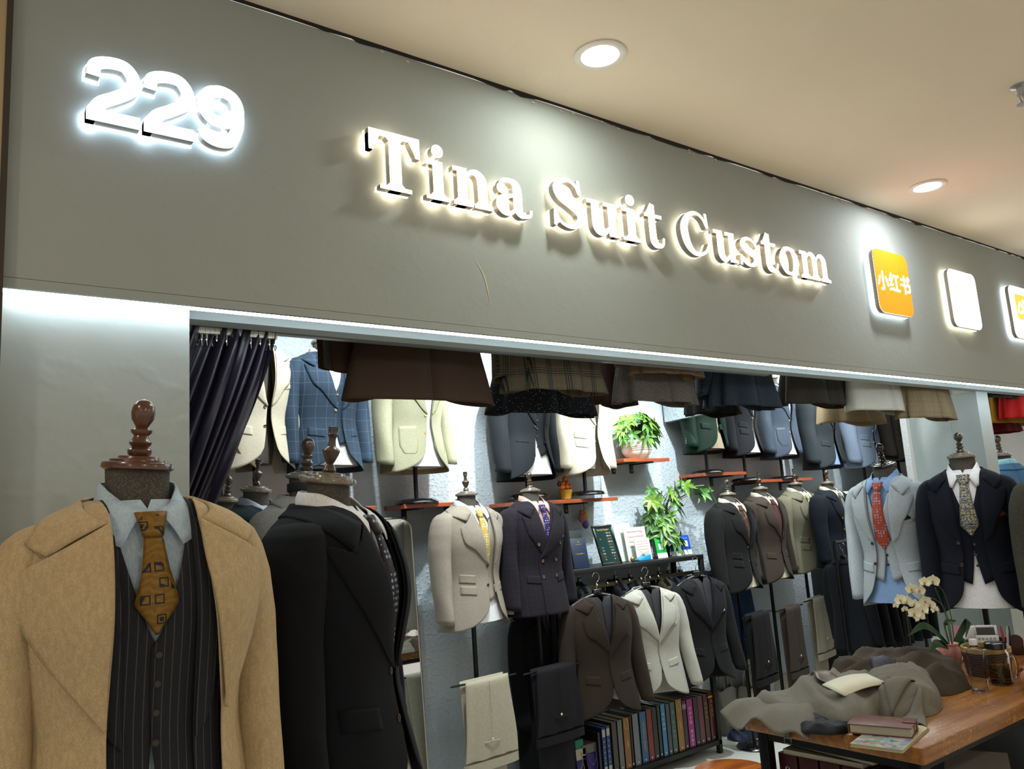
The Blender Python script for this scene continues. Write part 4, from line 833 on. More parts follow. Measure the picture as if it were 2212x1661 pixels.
# ------------------------------------------------------------ rack bookcase on the back wall
BY = 3.70; M_STEEL = mat('gunmetal', '2b2b29', .45, .6)
zt = atY(1400, 1212, BY)[2]; xr_ = atY(1556, 1560, BY)[0]; xl_ = 2.98
rk = empty('display_rack', (xl_, BY, 0), 'dark metal rack with top shelf, hanging rail and bottom book shelf on the back wall', 'rack')
Wd = xr_ - xl_
box('top_shelf', 0, Wd, 0, .28, zt - .028, zt, M_STEEL, rk, .002); box('bottom_shelf', 0, Wd, 0, .28, .055, .085, M_STEEL, rk, .002)
for x in (.0, Wd - .03):
    for y in (.0, .25): box('upright', x, x + .03, y, y + .03, 0, zt - .028, M_STEEL, rk, .002)
zrail = zt - .115
MB().box(0, Wd, .06, .072, zrail - .012, zrail + .012).build('hanging_rail', mat('brass_rail', '6a6048', .35, .8), rk, False)
box('back_rail', 0, Wd, .262, .274, zt - .30, zt - .27, M_STEEL, rk)
# books on the bottom shelf
books = [(577, 28, 860, '2a1c18', '', '', 0), (628, 44, 810, '1c3a70', '高支棉', 'b8bcc8', 1), (674, 44, 795, '1c3a70', '高支棉', 'b8bcc8', 1), (738, 58, 758, '3f372f', '', 'c8c4b8', 0), (798, 56, 742, '646a63', '', '', 0), (868, 78, 718, '8c5c1c', 'COTTON', 'd8c690', 0), (910, 30, 700, '1a0e10', '', '', 0),
         (962, 68, 682, '74757a', '', '', 0), (1040, 74, 664, '1f5a84', 'YICHENG SHIRT', 'c0a048', 0), (1106, 62, 634, '7a1c12', '', '', 0), (1160, 54, 622, '0e0d10', '', '', 0), (1206, 34, 600, '0e3024', '', '', 0), (1252, 52, 590, '3a7ca8', '衬衫面料', 'b8d0e0', 0), (1302, 46, 590, '47474c', '', '', 0),
         (1352, 56, 575, '2c5a56', '英 女人衬衫', 'b0a058', 0), (1418, 70, 546, '94661e', 'COTTON', 'd8c690', 0), (1472, 46, 560, '2c1230', '棉', 'c0b8c4', 2), (1530, 68, 550, '9c1274', '时尚女装 高支棉', 'e0b8d8', 0), (1590, 52, 534, '220a20', '', '9c8ca0', 0), (1640, 58, 520, '5e282c', '纯棉', '8c5050', 0), (1695, 52, 505, '421a1c', '羊毛面料', '9c8a30', 0), (1756, 68, 480, '4a1214', '纯毛面料', 'a8702c', 3)]
bl = ['thin dark brown', 'dark blue white-labelled, left one of the pair', 'dark blue white-labelled, right one of the pair', 'taupe', 'grey green', 'ochre, left of the light grey one', 'narrow blackish', 'light silver grey', 'steel blue with gold lettering', 'brick red', 'plain black', 'dark green', 'sky blue', 'slate grey',
      'teal green', 'ochre, left of the purple one', 'dark purple with one large character', 'bright magenta', 'plum black', 'rose brown', 'maroon brown with yellow green lettering', 'dark red with yellow bar, last on the right']
for (cxp, wp, ty, colr, tx, tc, st), lb in zip(books, bl):
    yb = 1255 - (cxp - 830) * .295; px = 1180 + .208 * cxp; a = atY(px - wp * .104, 1600, BY + .02); b = atY(px + wp * .104, 1600, BY + .02)
    pbm = atY(px, 1400 + .208 * yb, BY + .02); ptm = atY(1180 + .208 * (cxp - 40), 1400 + .208 * ty, BY + .02); h = min(max(ptm[2] - pbm[2], .22), .33)
    w_ = (b[0] - a[0]) * .96; e = empty('sample_book', (pbm[0], BY + .02, .0855), lb + ' sample book on the bottom rack shelf', 'book', 'fabric sample books on the bottom shelf'); m_ = mat('book_' + colr, colr, .4, coat=.2)
    mb = MB().box(-w_ / 2, w_ / 2, 0, .004, 0, h).box(-w_ / 2, -w_ / 2 + .003, 0, .21, 0, h).box(w_ / 2 - .003, w_ / 2, 0, .21, 0, h); mb.build('cover', m_, e, False)
    box('pages', -w_ / 2 + .003, w_ / 2 - .003, .004, .205, .004, h - .004, mat('pages', '8f8b7c', .8), e)
    MB().lathe([(.005, 0), (.006, .001), (.003, .0015)], 10, Matrix.Translation((0, 0, h * .06)) @ Matrix.Rotation(PI / 2, 4, 'X')).build('rivet', M_ALU, e)
    if st == 1:
        for zz in (h * .80, h * .04): box('label', -w_ * .38, w_ * .38, -.001, 0, zz, zz + h * .15, mat('label_white', 'b8b8b4', .6), e)
        for k in range(5): MB().lathe([(.004, 0), (.0001, .0005)], 6, Matrix.Translation((0, -.0005, h * (.26 + .11 * k))) @ Matrix.Rotation(PI / 2, 4, 'X')).build('mark', mat('label_white', 'b8b8b4', .6), e)
    elif st == 2: text(tx, w_ * 1.0, mat('ink_' + tc, tc, .5), e, Matrix.Translation((0, -.001, h * .86)) @ FRONT, .0003)
    elif tx:
        if tx[0].isascii():
            scribble(e, mat('ink_' + tc, tc, .5), -w_ * .1, w_ * .1, h * .5, -.001, 3, h * .12, cxp, 'spine_lettering', .0006) if tx == 'COTTON' else text(tx, w_ * .42, mat('ink_' + tc, tc, .5), e, Matrix.Translation((0, -.001, h * .52)) @ FRONT @ Matrix.Rotation(-PI / 2, 4, 'Z'), .0003)
        else:
            for k, ch in enumerate(tx):
                if ch != ' ': text(ch, w_ * .42, mat('ink_' + tc, tc, .5), e, Matrix.Translation((0, -.001, h * (.80 - .095 * k))) @ FRONT, .0003)
        if tx == 'COTTON': MB().tube([(w_ * .26 * math.cos(q / 10 * PI), -.001, h * .87 + w_ * .5 * math.sin(q / 10 * PI)) for q in range(20)], .0012, 5, True).build('oval_emblem', mat('ink_' + tc, tc, .5), e)
    if st == 3: box('yellow_bar', -w_ * .48, w_ * .48, -.001, 0, h * .88, h * .92, mat('yellow_bar', 'c08a10', .6), e)
# gift bags and boxes left of the books
def cloth_box(px, py, Y, w_, h_, d_, m_, name, label, cat, bevel=.004, rz=0):
    p = atY(px, py, Y); e = MB().box(-w_ / 2, w_ / 2, 0, d_, 0, h_).build(name, m_, None, True, bevel); e.location = (p[0], Y, p[2]); e.rotation_euler = (0, 0, rz); return tag(e, label, cat)
zb_ = .0855
def bag(xp, z0, w_, h_, col, rope, label):
    p = atY(xp, 1600, 3.74); e = empty('paper_gift_bag', (p[0], 3.74, z0), label, 'gift bag'); box('bag_body', -w_ / 2, w_ / 2, 0, .10, 0, h_, mat('paper_' + col, col, .5), e, .002)
    for y in (-.003,): MB().tube(cr([(-w_ * .28, y, h_ - .02), (-w_ * .26, y - .01, h_ - .07), (0, y - .018, h_ - .11), (w_ * .26, y - .01, h_ - .07), (w_ * .28, y, h_ - .02)], 16), .0022, 6).build('rope_handle', mat('rope_' + rope, rope, .5), e)
bag(1242, .086, .17, .12, '2e2a78', 'b08a3a', 'blue violet gift bag with gold rope handle at the left end of the book shelf'); bag(1274, .087, .13, .14, '33206e', '5a4aa0', 'purple gift bag beside the blue books')
bag(1240, .207, .165, .06, 'b8b4a0', 'b08a3a', 'cream box-like gift bag stacked on the blue violet bag'); bag(1274, .229, .12, .05, '6c6a60', '4a5a8c', 'grey box bag stacked on the purple gift bag')
p = atY(1235, 1600, 3.74); tag(box('gift_box', p[0] - .07, p[0] + .09, 3.745, 3.85, .268, .315, mat('emerald_card', '0f7a58', .5), None, .003), 'emerald green flat box on top of the cream bag', 'box')
p = atY(1290, 1600, 3.72); tag(box('gift_box', p[0] - .075, p[0] + .02, 3.712, 3.738, .087, .125, mat('crimson_card', '8c1424', .5), None, .002), 'small crimson box in front of the purple gift bag', 'box')
# things on top of the rack
def lean(px, py, w_, h_, th, Y, tilt, col, name, label, cat, face=None):
    p = atY(px, py, Y); e = empty(name, (p[0], Y, zt + .0005), label, cat); e.rotation_euler = (R(-tilt), 0, 0); return e, p
e, p = lean(1222, 1230, 0, 0, 0, 3.76, 8, '', 'fabric_booklet', 'brown fabric booklet standing at the left end of the rack top', 'booklet'); box('cover', -.055, .055, 0, .025, 0, .175, mat('brown_leatherette', '4a3220', .5), e, .002); scribble(e, mat('gold_foil', 'a08040', .35, .7), -.03, .03, .12, -.001, 9, .004, 61, 'gold_lettering', .0006)
e, p = lean(1258, 1225, 0, 0, 0, 3.76, 8, '', 'fabric_booklet', 'navy fabric booklet with gold lettering beside the brown one', 'booklet'); box('cover', -.062, .062, 0, .028, 0, .180, mat('navy_leatherette', '13233a', .45), e, .002); scribble(e, mat('gold_foil', 'a08040', .35, .7), -.025, .025, .142, -.001, 8, .004, 62, 'gold_lettering', .0006); scribble(e, mat('gold_foil', 'a08040', .35, .7), -.035, .035, .085, -.001, 9, .006, 63, 'gold_lettering', .0008)
MB().add([(-.012, -.001, .152), (.012, -.001, .152), (0, -.001, .17)], [(0, 1, 2)]).build('crest', mat('gold_foil', 'a08040', .35, .7), e, False)
e, p = lean(1240, 1218, 0, 0, 0, 3.85, 6, '', 'fabric_booklet', 'large dark green booklet behind the navy and brown ones', 'booklet'); box('cover', -.09, .10, 0, .02, 0, .225, mat('dark_green_cover', '16201c', .5), e, .002)
# framed price board
p = atY(1330, 1214, 3.745); e = empty('price_board', (p[0] - .02, 3.745, zt + .001), 'black framed glossy price board leaning on the rack top', 'price board', None, R(10)); e.rotation_euler = (R(-16), R(0), R(6))
w_, h_ = .185, .255
MB().box(-w_ / 2, w_ / 2, 0, .014, 0, .016).box(-w_ / 2, w_ / 2, 0, .014, h_ - .016, h_).box(-w_ / 2, -w_ / 2 + .016, 0, .014, .016, h_ - .016).box(w_ / 2 - .016, w_ / 2, 0, .014, .016, h_ - .016).build('frame', M_BLK, e, True, .003)
box('board', -w_ / 2 + .015, w_ / 2 - .015, .006, .010, .015, h_ - .015, mat('board_green', '12302e', .12, coat=.5), e)
text('Tina Suit Custom', .016, mat('board_gold', 'c8a850', .5), e, Matrix.Translation((0, .0052, .225)) @ FRONT, .0002)
for i, (cl, t1, t2) in enumerate((('c8a850', '', '4800 rmb'), ('c8c8b8', '', '2880 rmb'), ('c0583c', 'Suit', '1880 rmb'), ('c8c8b8', '', '1580 rmb'), ('b04a30', '', '880 rmb'), ('4aa0a0', 'Shirt', '380 rmb'), ('c8a850', '18-5', '450M'), ('c8c8b8', 'Pants', '380 rmb'), ('c0583c', 'Coat', '1880'), ('c8a850', 'Tie', '80'))):
    mm = mat('board_' + cl, cl, .5); z = .203 - i * .0185
    if t1: text(t1, .011, mm, e, Matrix.Translation((-.045, .0052, z)) @ FRONT, .0002)
    text(t2, .011, mm, e, Matrix.Translation((.040, .0052, z)) @ FRONT, .0002)
# letters and cards
p = atY(1370, 1180, 3.86)
for (dx, y, w_, h_, lb, lines, ink, seed) in ((-.06, 3.87, .15, .245, 'tall blank-topped white card behind the framed price board', 0, M_RED, 1), (.02, 3.84, .20, .215, 'white thank-you card with red handwriting on the rack top', 4, M_RED, 2), (.03, 3.80, .14, .14, 'small pinkish handwritten note in front of the red lettered card', 6, mat('pink_ink', 'b07a74', .7), 3)):
    e = empty('greeting_card', (p[0] + dx, y, zt + .001), lb, 'card'); e.rotation_euler = (R(-8), 0, 0); box('card_sheet', -w_ / 2, w_ / 2, 0, .003, 0, h_, mat('card_' + str(seed), 'bfc4be' if seed != 3 else 'c2bcb2', .7), e)
    for k in range(lines): scribble(e, ink, -w_ * .36, w_ * .38, h_ * (.86 - k * (.15 if seed == 2 else .12)), -.001, 12, .007 if seed == 2 else .0035, seed * 10 + k, r=.0009 if seed == 2 else .0005)
# three payment plates (codes left blank)
for i, (px, c1, lb) in enumerate(((1432, '0d9a3a', 'green'), (1462, '1c2c9c', 'dark blue'), (1485, '2050b0', 'bright blue'))):
    p = atY(px, 1196 - i * 3, 3.77 + .02 * i); e = empty('payment_plate', (p[0], 3.77 + .02 * i, zt + .001), lb + ' and white payment plate with a blank square under the leafy plant', 'payment plate', 'payment plates on the rack top'); e.rotation_euler = (R(-10), 0, R(-6))
    box('plate', -.042, .042, 0, .005, 0, .135, mat('plate_' + c1, c1, .3), e, .003); box('white_foot', -.042, .042, -.001, 0, .001, .034, M_CARD, e); box('blank_square', -.020, .020, -.001, 0, .056, .096, M_CARD, e); scribble(e, mat('plate_white', 'd0d4d8', .5), -.025, .025, .113, -.001, 8, .003, 70 + i, 'small_lettering', .0006)
# brass knob ornament and blue stapler-like device
p = atY(1364, 1205, 3.74); e = MB().ball((0, 0, .018), .018, .012, .018).build('brass_ornament', BT_G); e.location = (p[0], 3.73, zt + .001); tag(e, 'small round brass ornament at the foot of the price board', 'ornament')
p = atY(1390, 1200, 3.76); e = empty('tape_dispenser', (p[0], 3.745, zt + .001), 'sky blue tape dispenser next to the green payment plate', 'tape dispenser')
MB().add([(-.055, 0, 0), (.055, 0, 0), (.055, 0, .034), (.035, 0, .036), (-.055, 0, .012), (-.055, .05, 0), (.055, .05, 0), (.055, .05, .034), (.035, .05, .036), (-.055, .05, .012)], [(0, 1, 2, 3, 4), (9, 8, 7, 6, 5), (0, 5, 6, 1), (1, 6, 7, 2), (2, 7, 8, 3), (3, 8, 9, 4), (4, 9, 5, 0)]).build('body', mat('cyan_plastic', '1c86bc', .3), e, True, .003)
MB().lathe([(.006, -.014), (.020, -.014), (.020, .014), (.006, .014)], 24, Matrix.Translation((.032, .025, .038)) @ Matrix.Rotation(PI / 2, 4, 'X')).build('tape_roll', mat('tape_film', 'b8b8ac', .3), e)
# little gourd charms under the shelf
p = atY(1263, 1112, 3.9)
for i, (dx, dz, cl, lb) in enumerate(((0, 0, 'a8586c', 'pink hanging gourd charm below the wall shelf'), (.045, .01, 'b89c30', 'yellow hanging flower charm beside the pink gourd'), (.055, -.04, '5a4a7c', 'violet hanging charm below the yellow one'))):
    e = empty('hanging_charm', (p[0] + dx, 3.93 + .015 * i, p[2] + dz), lb, 'charm')
    MB().ball((0, 0, -.02), .026, .018, .030, 8).ball((0, 0, .016), .014, .012, .016, 8).build('charm_body', mat('charm_' + cl, cl, .5), e); MB().tube([(0, 0, .03), (0, .01, 1.655 - p[2] - dz)], .0012, 5).build('cord', mat('cord_red', '7a2a20', .6), e)
# fruit pot
p = atY(1223, 1078, 3.84); e = empty('ornamental_fruit_pot', (p[0], 3.84, 1.681), 'small golden pot of orange ornamental fruit on the wall shelf', 'ornament')
MB().lathe([(.028, 0), (.034, .006), (.032, .012), (.040, .045), (.043, .060), (.037, .062), (.034, .050)], 24).build('pot', mat('gold_ceramic', 'b08430', .25, .5), e)
M_OR = mat('orange_fruit', 'c4600c', .3); 
for k, (x, y, z) in enumerate(((-.030, -.01, .075), (.0, -.018, .075), (.030, -.008, .077), (-.016, .0, .100), (.016, -.002, .102), (0, 0, .128), (-.036, .012, .098))): 
    MB().ball((x, y, z), .016, .016, .015, 8).lathe([(.0085, 0), (.003, .012), (.0005, .018)], 10, Matrix.Translation((x, y, z + .010)) @ Matrix.Rotation(x * 16, 4, 'Y')).build('fruit', M_OR if k < 6 else mat('fruit_brown', '6a3418', .4), e)
# ------------------------------------------------------------ money plants
def leafmat(name, c1, c2):
    t = NT(name); t.l(t.mix(t.ramp(t.noise(9, 3), .35, .7), lin(c1), lin(c2)), t.b.inputs['Base Color']); t.b.inputs['Roughness'].default_value = .38; t.b.inputs['Subsurface Weight'].default_value = 0.0; t.b.inputs['Specular IOR Level'].default_value = .4; return t.m
L1 = leafmat('leaf_green', '2f5a26', '5c8a3c'); L2 = leafmat('leaf_light', '4a7426', '7c9c38'); L3 = leafmat('leaf_yellow', 'a8a030', 'c0a838')
def leaf(mb, o, d, up, L, w_, droop=.25):
    d = d.normalized(); sd = d.cross(up).normalized(); up = sd.cross(d); n = 6; v = []
    for i in range(n + 1):
        t = i / n; ww = w_ * math.sin(PI * min(t ** .8, 1)) ** .8 if 0 < t < 1 else 0; c = o + d * (L * t) - Vector((0, 0, 1)) * (L * droop * t * t)
        v += [c - sd * ww + up * ww * .35, c, c + sd * ww + up * ww * .35]
    f = []
    for i in range(n): a = i * 3; f += [(a, a + 1, a + 4, a + 3), (a + 1, a + 2, a + 5, a + 4)]
    mb.add(v, f)
def palmate(mbs, o, d, L, seed, n=6):
    random.seed(seed); d = d.normalized(); side = d.cross(Vector((0, 0, 1))); side = side.normalized() if side.length > .1 else Vector((1, 0, 0)); nrm = side.cross(d).normalized()
    for k in range(n):
        a = (k / n) * 2 * PI + random.uniform(-.2, .2); r = (side * math.cos(a) + nrm * math.sin(a)); dd = (r * .95 + d * .35).normalized(); dd.z -= .15
        leaf(mbs, o, dd, d, L * random.uniform(.75, 1.1), L * .17, random.uniform(.15, .45))
def plant(name, loc, label, crown, pot, n, L, stems, seed):
    e = empty(name, loc, label, 'potted plant'); a = MB(); b = MB(); st = MB(); random.seed(seed)
    cs = [(crown(i), i) for i in range(n)]
    for (o, d, root), i in cs:
        random.seed(seed * 100 + i); palmate(a if random.random() < .72 else b, o, d, L * random.uniform(.7, 1.1), seed * 100 + i, random.choice((5, 6, 7)))
        mid = (Vector(root) + o) / 2 + Vector((0, 0, .03)); st.tube(cr([root, mid, o], 8), .0022, 5)
    for s_ in stems: st.tube(cr(s_, 12), .006, 7)
    st.build('stems', mat('plant_stem', '4a5a2a', .6), e); a.build('foliage', L1, e); b.build('young_foliage', L2, e); pot(e); return e
def pot_white(e):
    MB().lathe([(.055, 0), (.085, .028), (.100, .050), (.103, .120), (.103, .128), (.096, .128), (.094, .112), (.0005, .11)], 40).build('pot', mat('white_ceramic', 'c4c0b0', .3), e)
    for k in range(3): MB().tube([(.1035 * math.cos(q / 40 * 2 * PI), .1035 * math.sin(q / 40 * 2 * PI), .062 + k * .012) for q in range(40)], .0018, 5, True).build('dotted_band', mat('white_ceramic', 'c4c0b0', .3), e)
    MB().lathe([(.0551, .0005), (.0855, .0285)], 40).build('pink_foot', mat('pink_glaze', 'b08c78', .4), e); MB().lathe([(.0935, .112), (.0005, .116)], 24).build('soil', mat('soil', '241a12', .9), e)
p = atY(1377, 990, 3.885)
def crown1(i):
    random.seed(50 + i); th = random.uniform(0, 2 * PI); ph = random.uniform(.15, 1.0) ** .8 * 1.75; r = Vector((math.sin(ph) * math.cos(th), math.sin(ph) * math.sin(th) * .55, math.cos(ph)))
    o = Vector((0, -.02, .17)) + Vector((r.x * .15, r.y * .12 - .02, r.z * .13)); return o, r + Vector((0, -.35, 0)), (0, 0, .12)
plant('potted_money_plant', (p[0], 3.885, 1.926), 'bushy money plant in a white ceramic pot on the high wall shelf', crown1, pot_white, 46, .085, [], 5)
p = atY(1440, 1195, 3.86)
def crown2(i):
    random.seed(150 + i); t = random.random(); r_ = .16 * (1 - .35 * abs(t - .45)); th = random.uniform(0, 2 * PI); o = Vector((.0 + r_ * math.cos(th) * random.uniform(.3, 1), r_ * .45 * math.sin(th) - .03, .10 + t * .36))
    if i < 7: o = Vector((.12 + i * .035, -.05 - .02 * i, .44 + .03 * math.sin(i)))
    o.y = max(o.y, -.16); o.y = min(o.y, .05); return o, Vector((math.cos(th), math.sin(th) * .5 - .7, .4)), (o.x * .3, .0, max(o.z - .10, .05))
def pot_dark(e): MB().lathe([(.04, 0), (.052, .07), (.055, .075), (.050, .075), (.048, .065), (.0005, .064)], 24).build('pot', mat('dark_pot', '1c1c1a', .4), e)
e = plant('potted_money_plant', (p[0] - .02, 3.87, zt + .001), 'tall loose money plant on the rack top behind the payment plates', crown2, pot_dark, 44, .092, [[(0, 0, .06), (-.02, 0, .25), (.02, -.02, .44)], [(0, 0, .06), (.05, -.01, .3), (.12, -.05, .44), (.33, -.13, .46)], [(0, 0, .06), (-.06, 0, .2), (-.08, -.02, .35)]], 9)
# ------------------------------------------------------------ jackets hanging on the rack rail
def rackjacket(px, py, Y, mt, label, rz=0, s=.90, fd=.62, sw=0.0, **k):
    """px, py: collar centre in the photograph"""
    p = atY(px, py, Y); e = empty('hanging_jacket', (p[0], Y, p[2]), label, 'hanging jacket', 'jackets on the display rack', R(rz), s)
    B_ = Body(k.pop('fw', 1.0), fd, .02, px * .01, nr=6); J = jacket(e, mt, B_, edges=k.pop('edges', (.012, .030)), swing=sw, **k); 
    li = panels(B_, fabric('grey_lining', '2c2b2e', rough=.5), 'lining', J, -.02, -.5, (.004, -.004), -.004, cut=0, R=0, nz=14, nu=10, thick=0, neckx=.02); hanger(e); return e
rackjacket(1290, 1288, 3.52, fabric('coffee_wool', '2e261d'), 'coffee brown jacket on a hanger, front left of the display rack', -12, .98, hi=1.4, out=.03, fw=1.12, edges=(.024, -.004))

rackjacket(1396, 1272, 3.52, fabric('light_grey_wool', '9c9a8e', 'tweed', 'a9a79b'), 'light grey jacket on a hanger in the middle of the display rack', -14, .95, hi=1.4, out=.045, fw=1.18, edges=(.022, .0), bmt=mat('slate_button', '4a504e', .3))
rackjacket(1505, 1248, 3.56, fabric('graphite_wool', '121113'), 'graphite black jacket on a hanger at the right end of the display rack', -8, .98, style='peak', hi=1.2, out=.04, fw=1.12, edges=(.022, .0), square=W_SH)
rackjacket(1165, 1310, 3.82, fabric('long_black_coat', '0b0b0d'), 'long black coat hanging behind the plum suit and its trousers', 0, 1.05, hem=-.90, fw=.9)
rackjacket(1215, 1300, 3.86, fabric('long_black_coat', '0b0b0d'), 'black jacket at the left end of the rack behind the plum suit', 20, 1.0)
for i, (px, cl, lb) in enumerate(((1252, '101c20', 'dark teal jacket hanging behind the coffee brown one'), (1330, '11121a', 'black jacket packed behind the coffee brown one'), (1362, '0f1016', 'very dark jacket between the coffee and light grey ones'), (1425, '2f2a1c', 'olive jacket hem peeking below the light grey one'), (1445, '14172a', 'midnight blue jacket behind the light grey one'), (1470, '0c1020', 'navy jacket second from the right on the rack'), (1540, '13151c', 'black jacket at the far right end of the rack'))):
    rackjacket(px, 1262 - (px - 1250) * .09, 3.83, fabric('rack_' + cl, cl), lb, 62, .90, .5)
# rows of small empty hooks on the rail
for i, px in enumerate((1288, 1311, 1330, 1358, 1383, 1402, 1420)):
    p = atY(px, 1243 - (px - 1288) * .155, 3.74); e = MB().tube(cr([(0, 0, -.045), (0, 0, -.01), (.004, -.012, .008), (0, -.020, .012), (0, -.03, -.002)], 14), .0028, 6).build('hanger_hook', CHR); e.location = (p[0], 3.765, zrail + .006); tag(e, ('leftmost', 'second', 'third', 'fourth', 'fifth', 'sixth', 'rightmost')[i] + ' bare chrome hanger hook from the left on the rack rail', 'hook', 'chrome hooks on the rack rail')
# ------------------------------------------------------------ work table at the right
TT = .82; tx0, tx1, ty0, ty1 = 2.525, 4.25, 1.378, 2.045
M_TW2 = wood('table_honey_wood', '70400e', '9c6420', .32, (1.2, 12, 12), 'c8a468', .35)
T = empty('work_table', ((tx0 + tx1) / 2, (ty0 + ty1) / 2, 0), 'worn honey wood table with black metal frame at the right, covered with jackets', 'table')
hx, hy = (tx1 - tx0) / 2, (ty1 - ty0) / 2
MB().box(-hx, hx, -hy, hy, TT - .052, TT).build('tabletop', M_TW2, T, True, .005, 3)
M_FRB = mat('black_frame_metal', '0c0c0c', .4, .5)
for x in (-hx + .03, hx - .07):
    for y in (-hy + .03, hy - .07): box('leg', x, x + .04, y, y + .04, 0, TT - .0525, M_FRB, T, .002)
fr = MB()
for z in (TT - .085, .52, .12):
    fr.box(-hx + .07, hx - .07, -hy + .035, -hy + .06, z, z + .03).box(-hx + .07, hx - .07, hy - .06, hy - .035, z, z + .03).box(-hx + .035, -hx + .06, -hy + .07, hy - .07, z, z + .03).box(hx - .06, hx - .035, -hy + .07, hy - .07, z, z + .03)
fr.build('frame_rail', M_FRB, T, False)
box('lower_shelf', -hx + .06, hx - .06, -hy + .06, hy - .06, .515, .522, M_FRB, T); box('bottom_shelf', -hx + .06, hx - .06, -hy + .06, hy - .06, .115, .122, M_FRB, T)
# magazines and binders under the top, seen through the short end
def slab(name, x, y, z, wx, wy, h, col, label, cat, rz=0, cover=None, group=None):
    e = empty(name, (x, y, z), label, cat, group, rz); box('pages', -wx / 2 + .002, wx / 2 - .002, -wy / 2 + .002, wy / 2 - .002, .001, h - .001, mat('paper_edge', 'a8a08a', .8), e)
    m_ = mat('cover_' + (cover or col), cover or col, .45); box('cover', -wx / 2, wx / 2, -wy / 2, wy / 2, h - .0012, h, m_, e); box('back_cover', -wx / 2, wx / 2, -wy / 2, wy / 2, 0, .0012, m_, e); return e
zs_ = .523
M_MAR = mat('maroon_binder', '3c0e12', .35)
for i in range(5):
    y = 1.93 - i * .085; e = empty('ring_binder', (tx0 + .215, y, zs_), ('first', 'second', 'third', 'fourth', 'fifth')[i] + ' maroon ring binder from the left under the table top', 'binder', 'maroon binders under the table')
    box('case', -.14, .14, -.037, .037, 0, .165, M_MAR, e, .002)
    MB().tube([(-.142, .010 * math.cos(a), .095 + .010 * math.sin(a)) for a in np.linspace(0, 2 * PI, 14)[:-1]], .0025, 6, True).tube([(-.143, .007 * math.cos(a), .116 + .007 * math.sin(a)) for a in np.linspace(0, 2 * PI, 12)[:-1]], .002, 6, True).build('finger_ring', CHR, e)
slab('magazine', tx0 + .20, 1.80, zs_ + .1655, .24, .30, .016, '9a968a', 'white edged magazine lying on the maroon binders under the table', 'magazine', R(4)); slab('magazine', tx0 + .23, 1.76, zs_ + .183, .26, .34, .014, '14151a', 'black covered catalogue lying on top of the magazine under the table', 'magazine', R(-5))
slab('magazine', 3.35, 1.62, zs_, .30, .22, .03, '8c8a80', 'pale magazine stack sticking out under the front edge of the table', 'magazine', R(25)); 
for i in range(7): slab('fabric_swatch_book', 3.55, 1.62, .123 + i * .036, .34, .26, .034, ('16181c', '0f1014', '1c1a20', '5c1420', '8a8478', '1c4048', '101014')[i], ('bottom', 'second', 'third', 'fourth', 'fifth', 'sixth', 'top')[i] + ' book of the swatch stack on the low shelf under the table', 'book', R(random.uniform(-6, 6)), None, 'swatch books stacked under the table')
# ------------------------------------------------------------ clothes heaped on the table
def heap(poly, c, H, seed, folds, shape=2.6, nr=26, nth=150, name='', m_=None, parent=None, z0=TT, ang=.5):
    poly = [np.array(p[:2], float) for p in poly]; c = np.array(c); pts = cr(poly + [poly[0]], 240)
    th = np.array([math.atan2(p[1] - c[1], p[0] - c[0]) for p in pts]); rr = np.array([np.hypot(*(p[:2] - c)) for p in pts]); o = np.argsort(th); th, rr = th[o], rr[o]
    def Bd(a): a = (a + PI) % (2 * PI) - PI; return np.interp(a, np.concatenate(([th[-1] - 2 * PI], th, [th[0] + 2 * PI])), np.concatenate(([rr[-1]], rr, [rr[0]])))
    random.seed(seed); W = [(random.uniform(*folds[0:2]), random.uniform(0, 6.28), ang + random.uniform(-.6, .6), random.uniform(.4, 1)) for _ in range(5)]
    def hz(x, y, r):
        s_ = 0; wx = x + .03 * math.sin(13 * y + seed); wy = y + .03 * math.sin(11 * x + seed * 2)
        for fq, ph, an, am in W: q = math.sin(fq * (wx * math.cos(an) + wy * math.sin(an)) + ph + 1.2 * math.sin(6 * (wy * math.cos(an) - wx * math.sin(an)))); s_ += am * (1 - abs(q)) ** 1.3
        e_ = (1 - r ** shape); return (H * e_ ** .45 * (.72 + .10 * math.sin(7 * x + seed) + .1 * math.sin(9 * y)) + folds[2] * s_ * min(1, (1 - r) * 6 + .15) * (1 if e_ > 0 else 0))
    v = []; 
    for i in range(nr + 1):
        r = (i / nr) ** .8
        for j in range(nth):
            a = 2 * PI * j / nth; R_ = Bd(a); x, y = c[0] + math.cos(a) * R_ * r, c[1] + math.sin(a) * R_ * r
            x += .006 * math.sin(9 * a + seed) * r; v.append((x, y, z0 + .002 + hz(x, y, r)))
    f = [(i * nth + j, i * nth + (j + 1) % nth, (i + 1) * nth + (j + 1) % nth, (i + 1) * nth + j) for i in range(nr) for j in range(nth)]
    o = mk(name, v, [q[::-1] for q in f], m_, parent); 
    def samp(x, y):
        d = np.array((x, y)) - c; a = math.atan2(d[1], d[0]); return z0 + hz(x, y, min(np.hypot(*d) / Bd(a), 1))
    return o, samp
def tz(px, py, z=TT): p = atZ(px, py, z); return (p[0], p[1])
GG = fabric('grey_green_wool', '6a665b'); TPW = fabric('taupe_heap_wool', '3f362c')
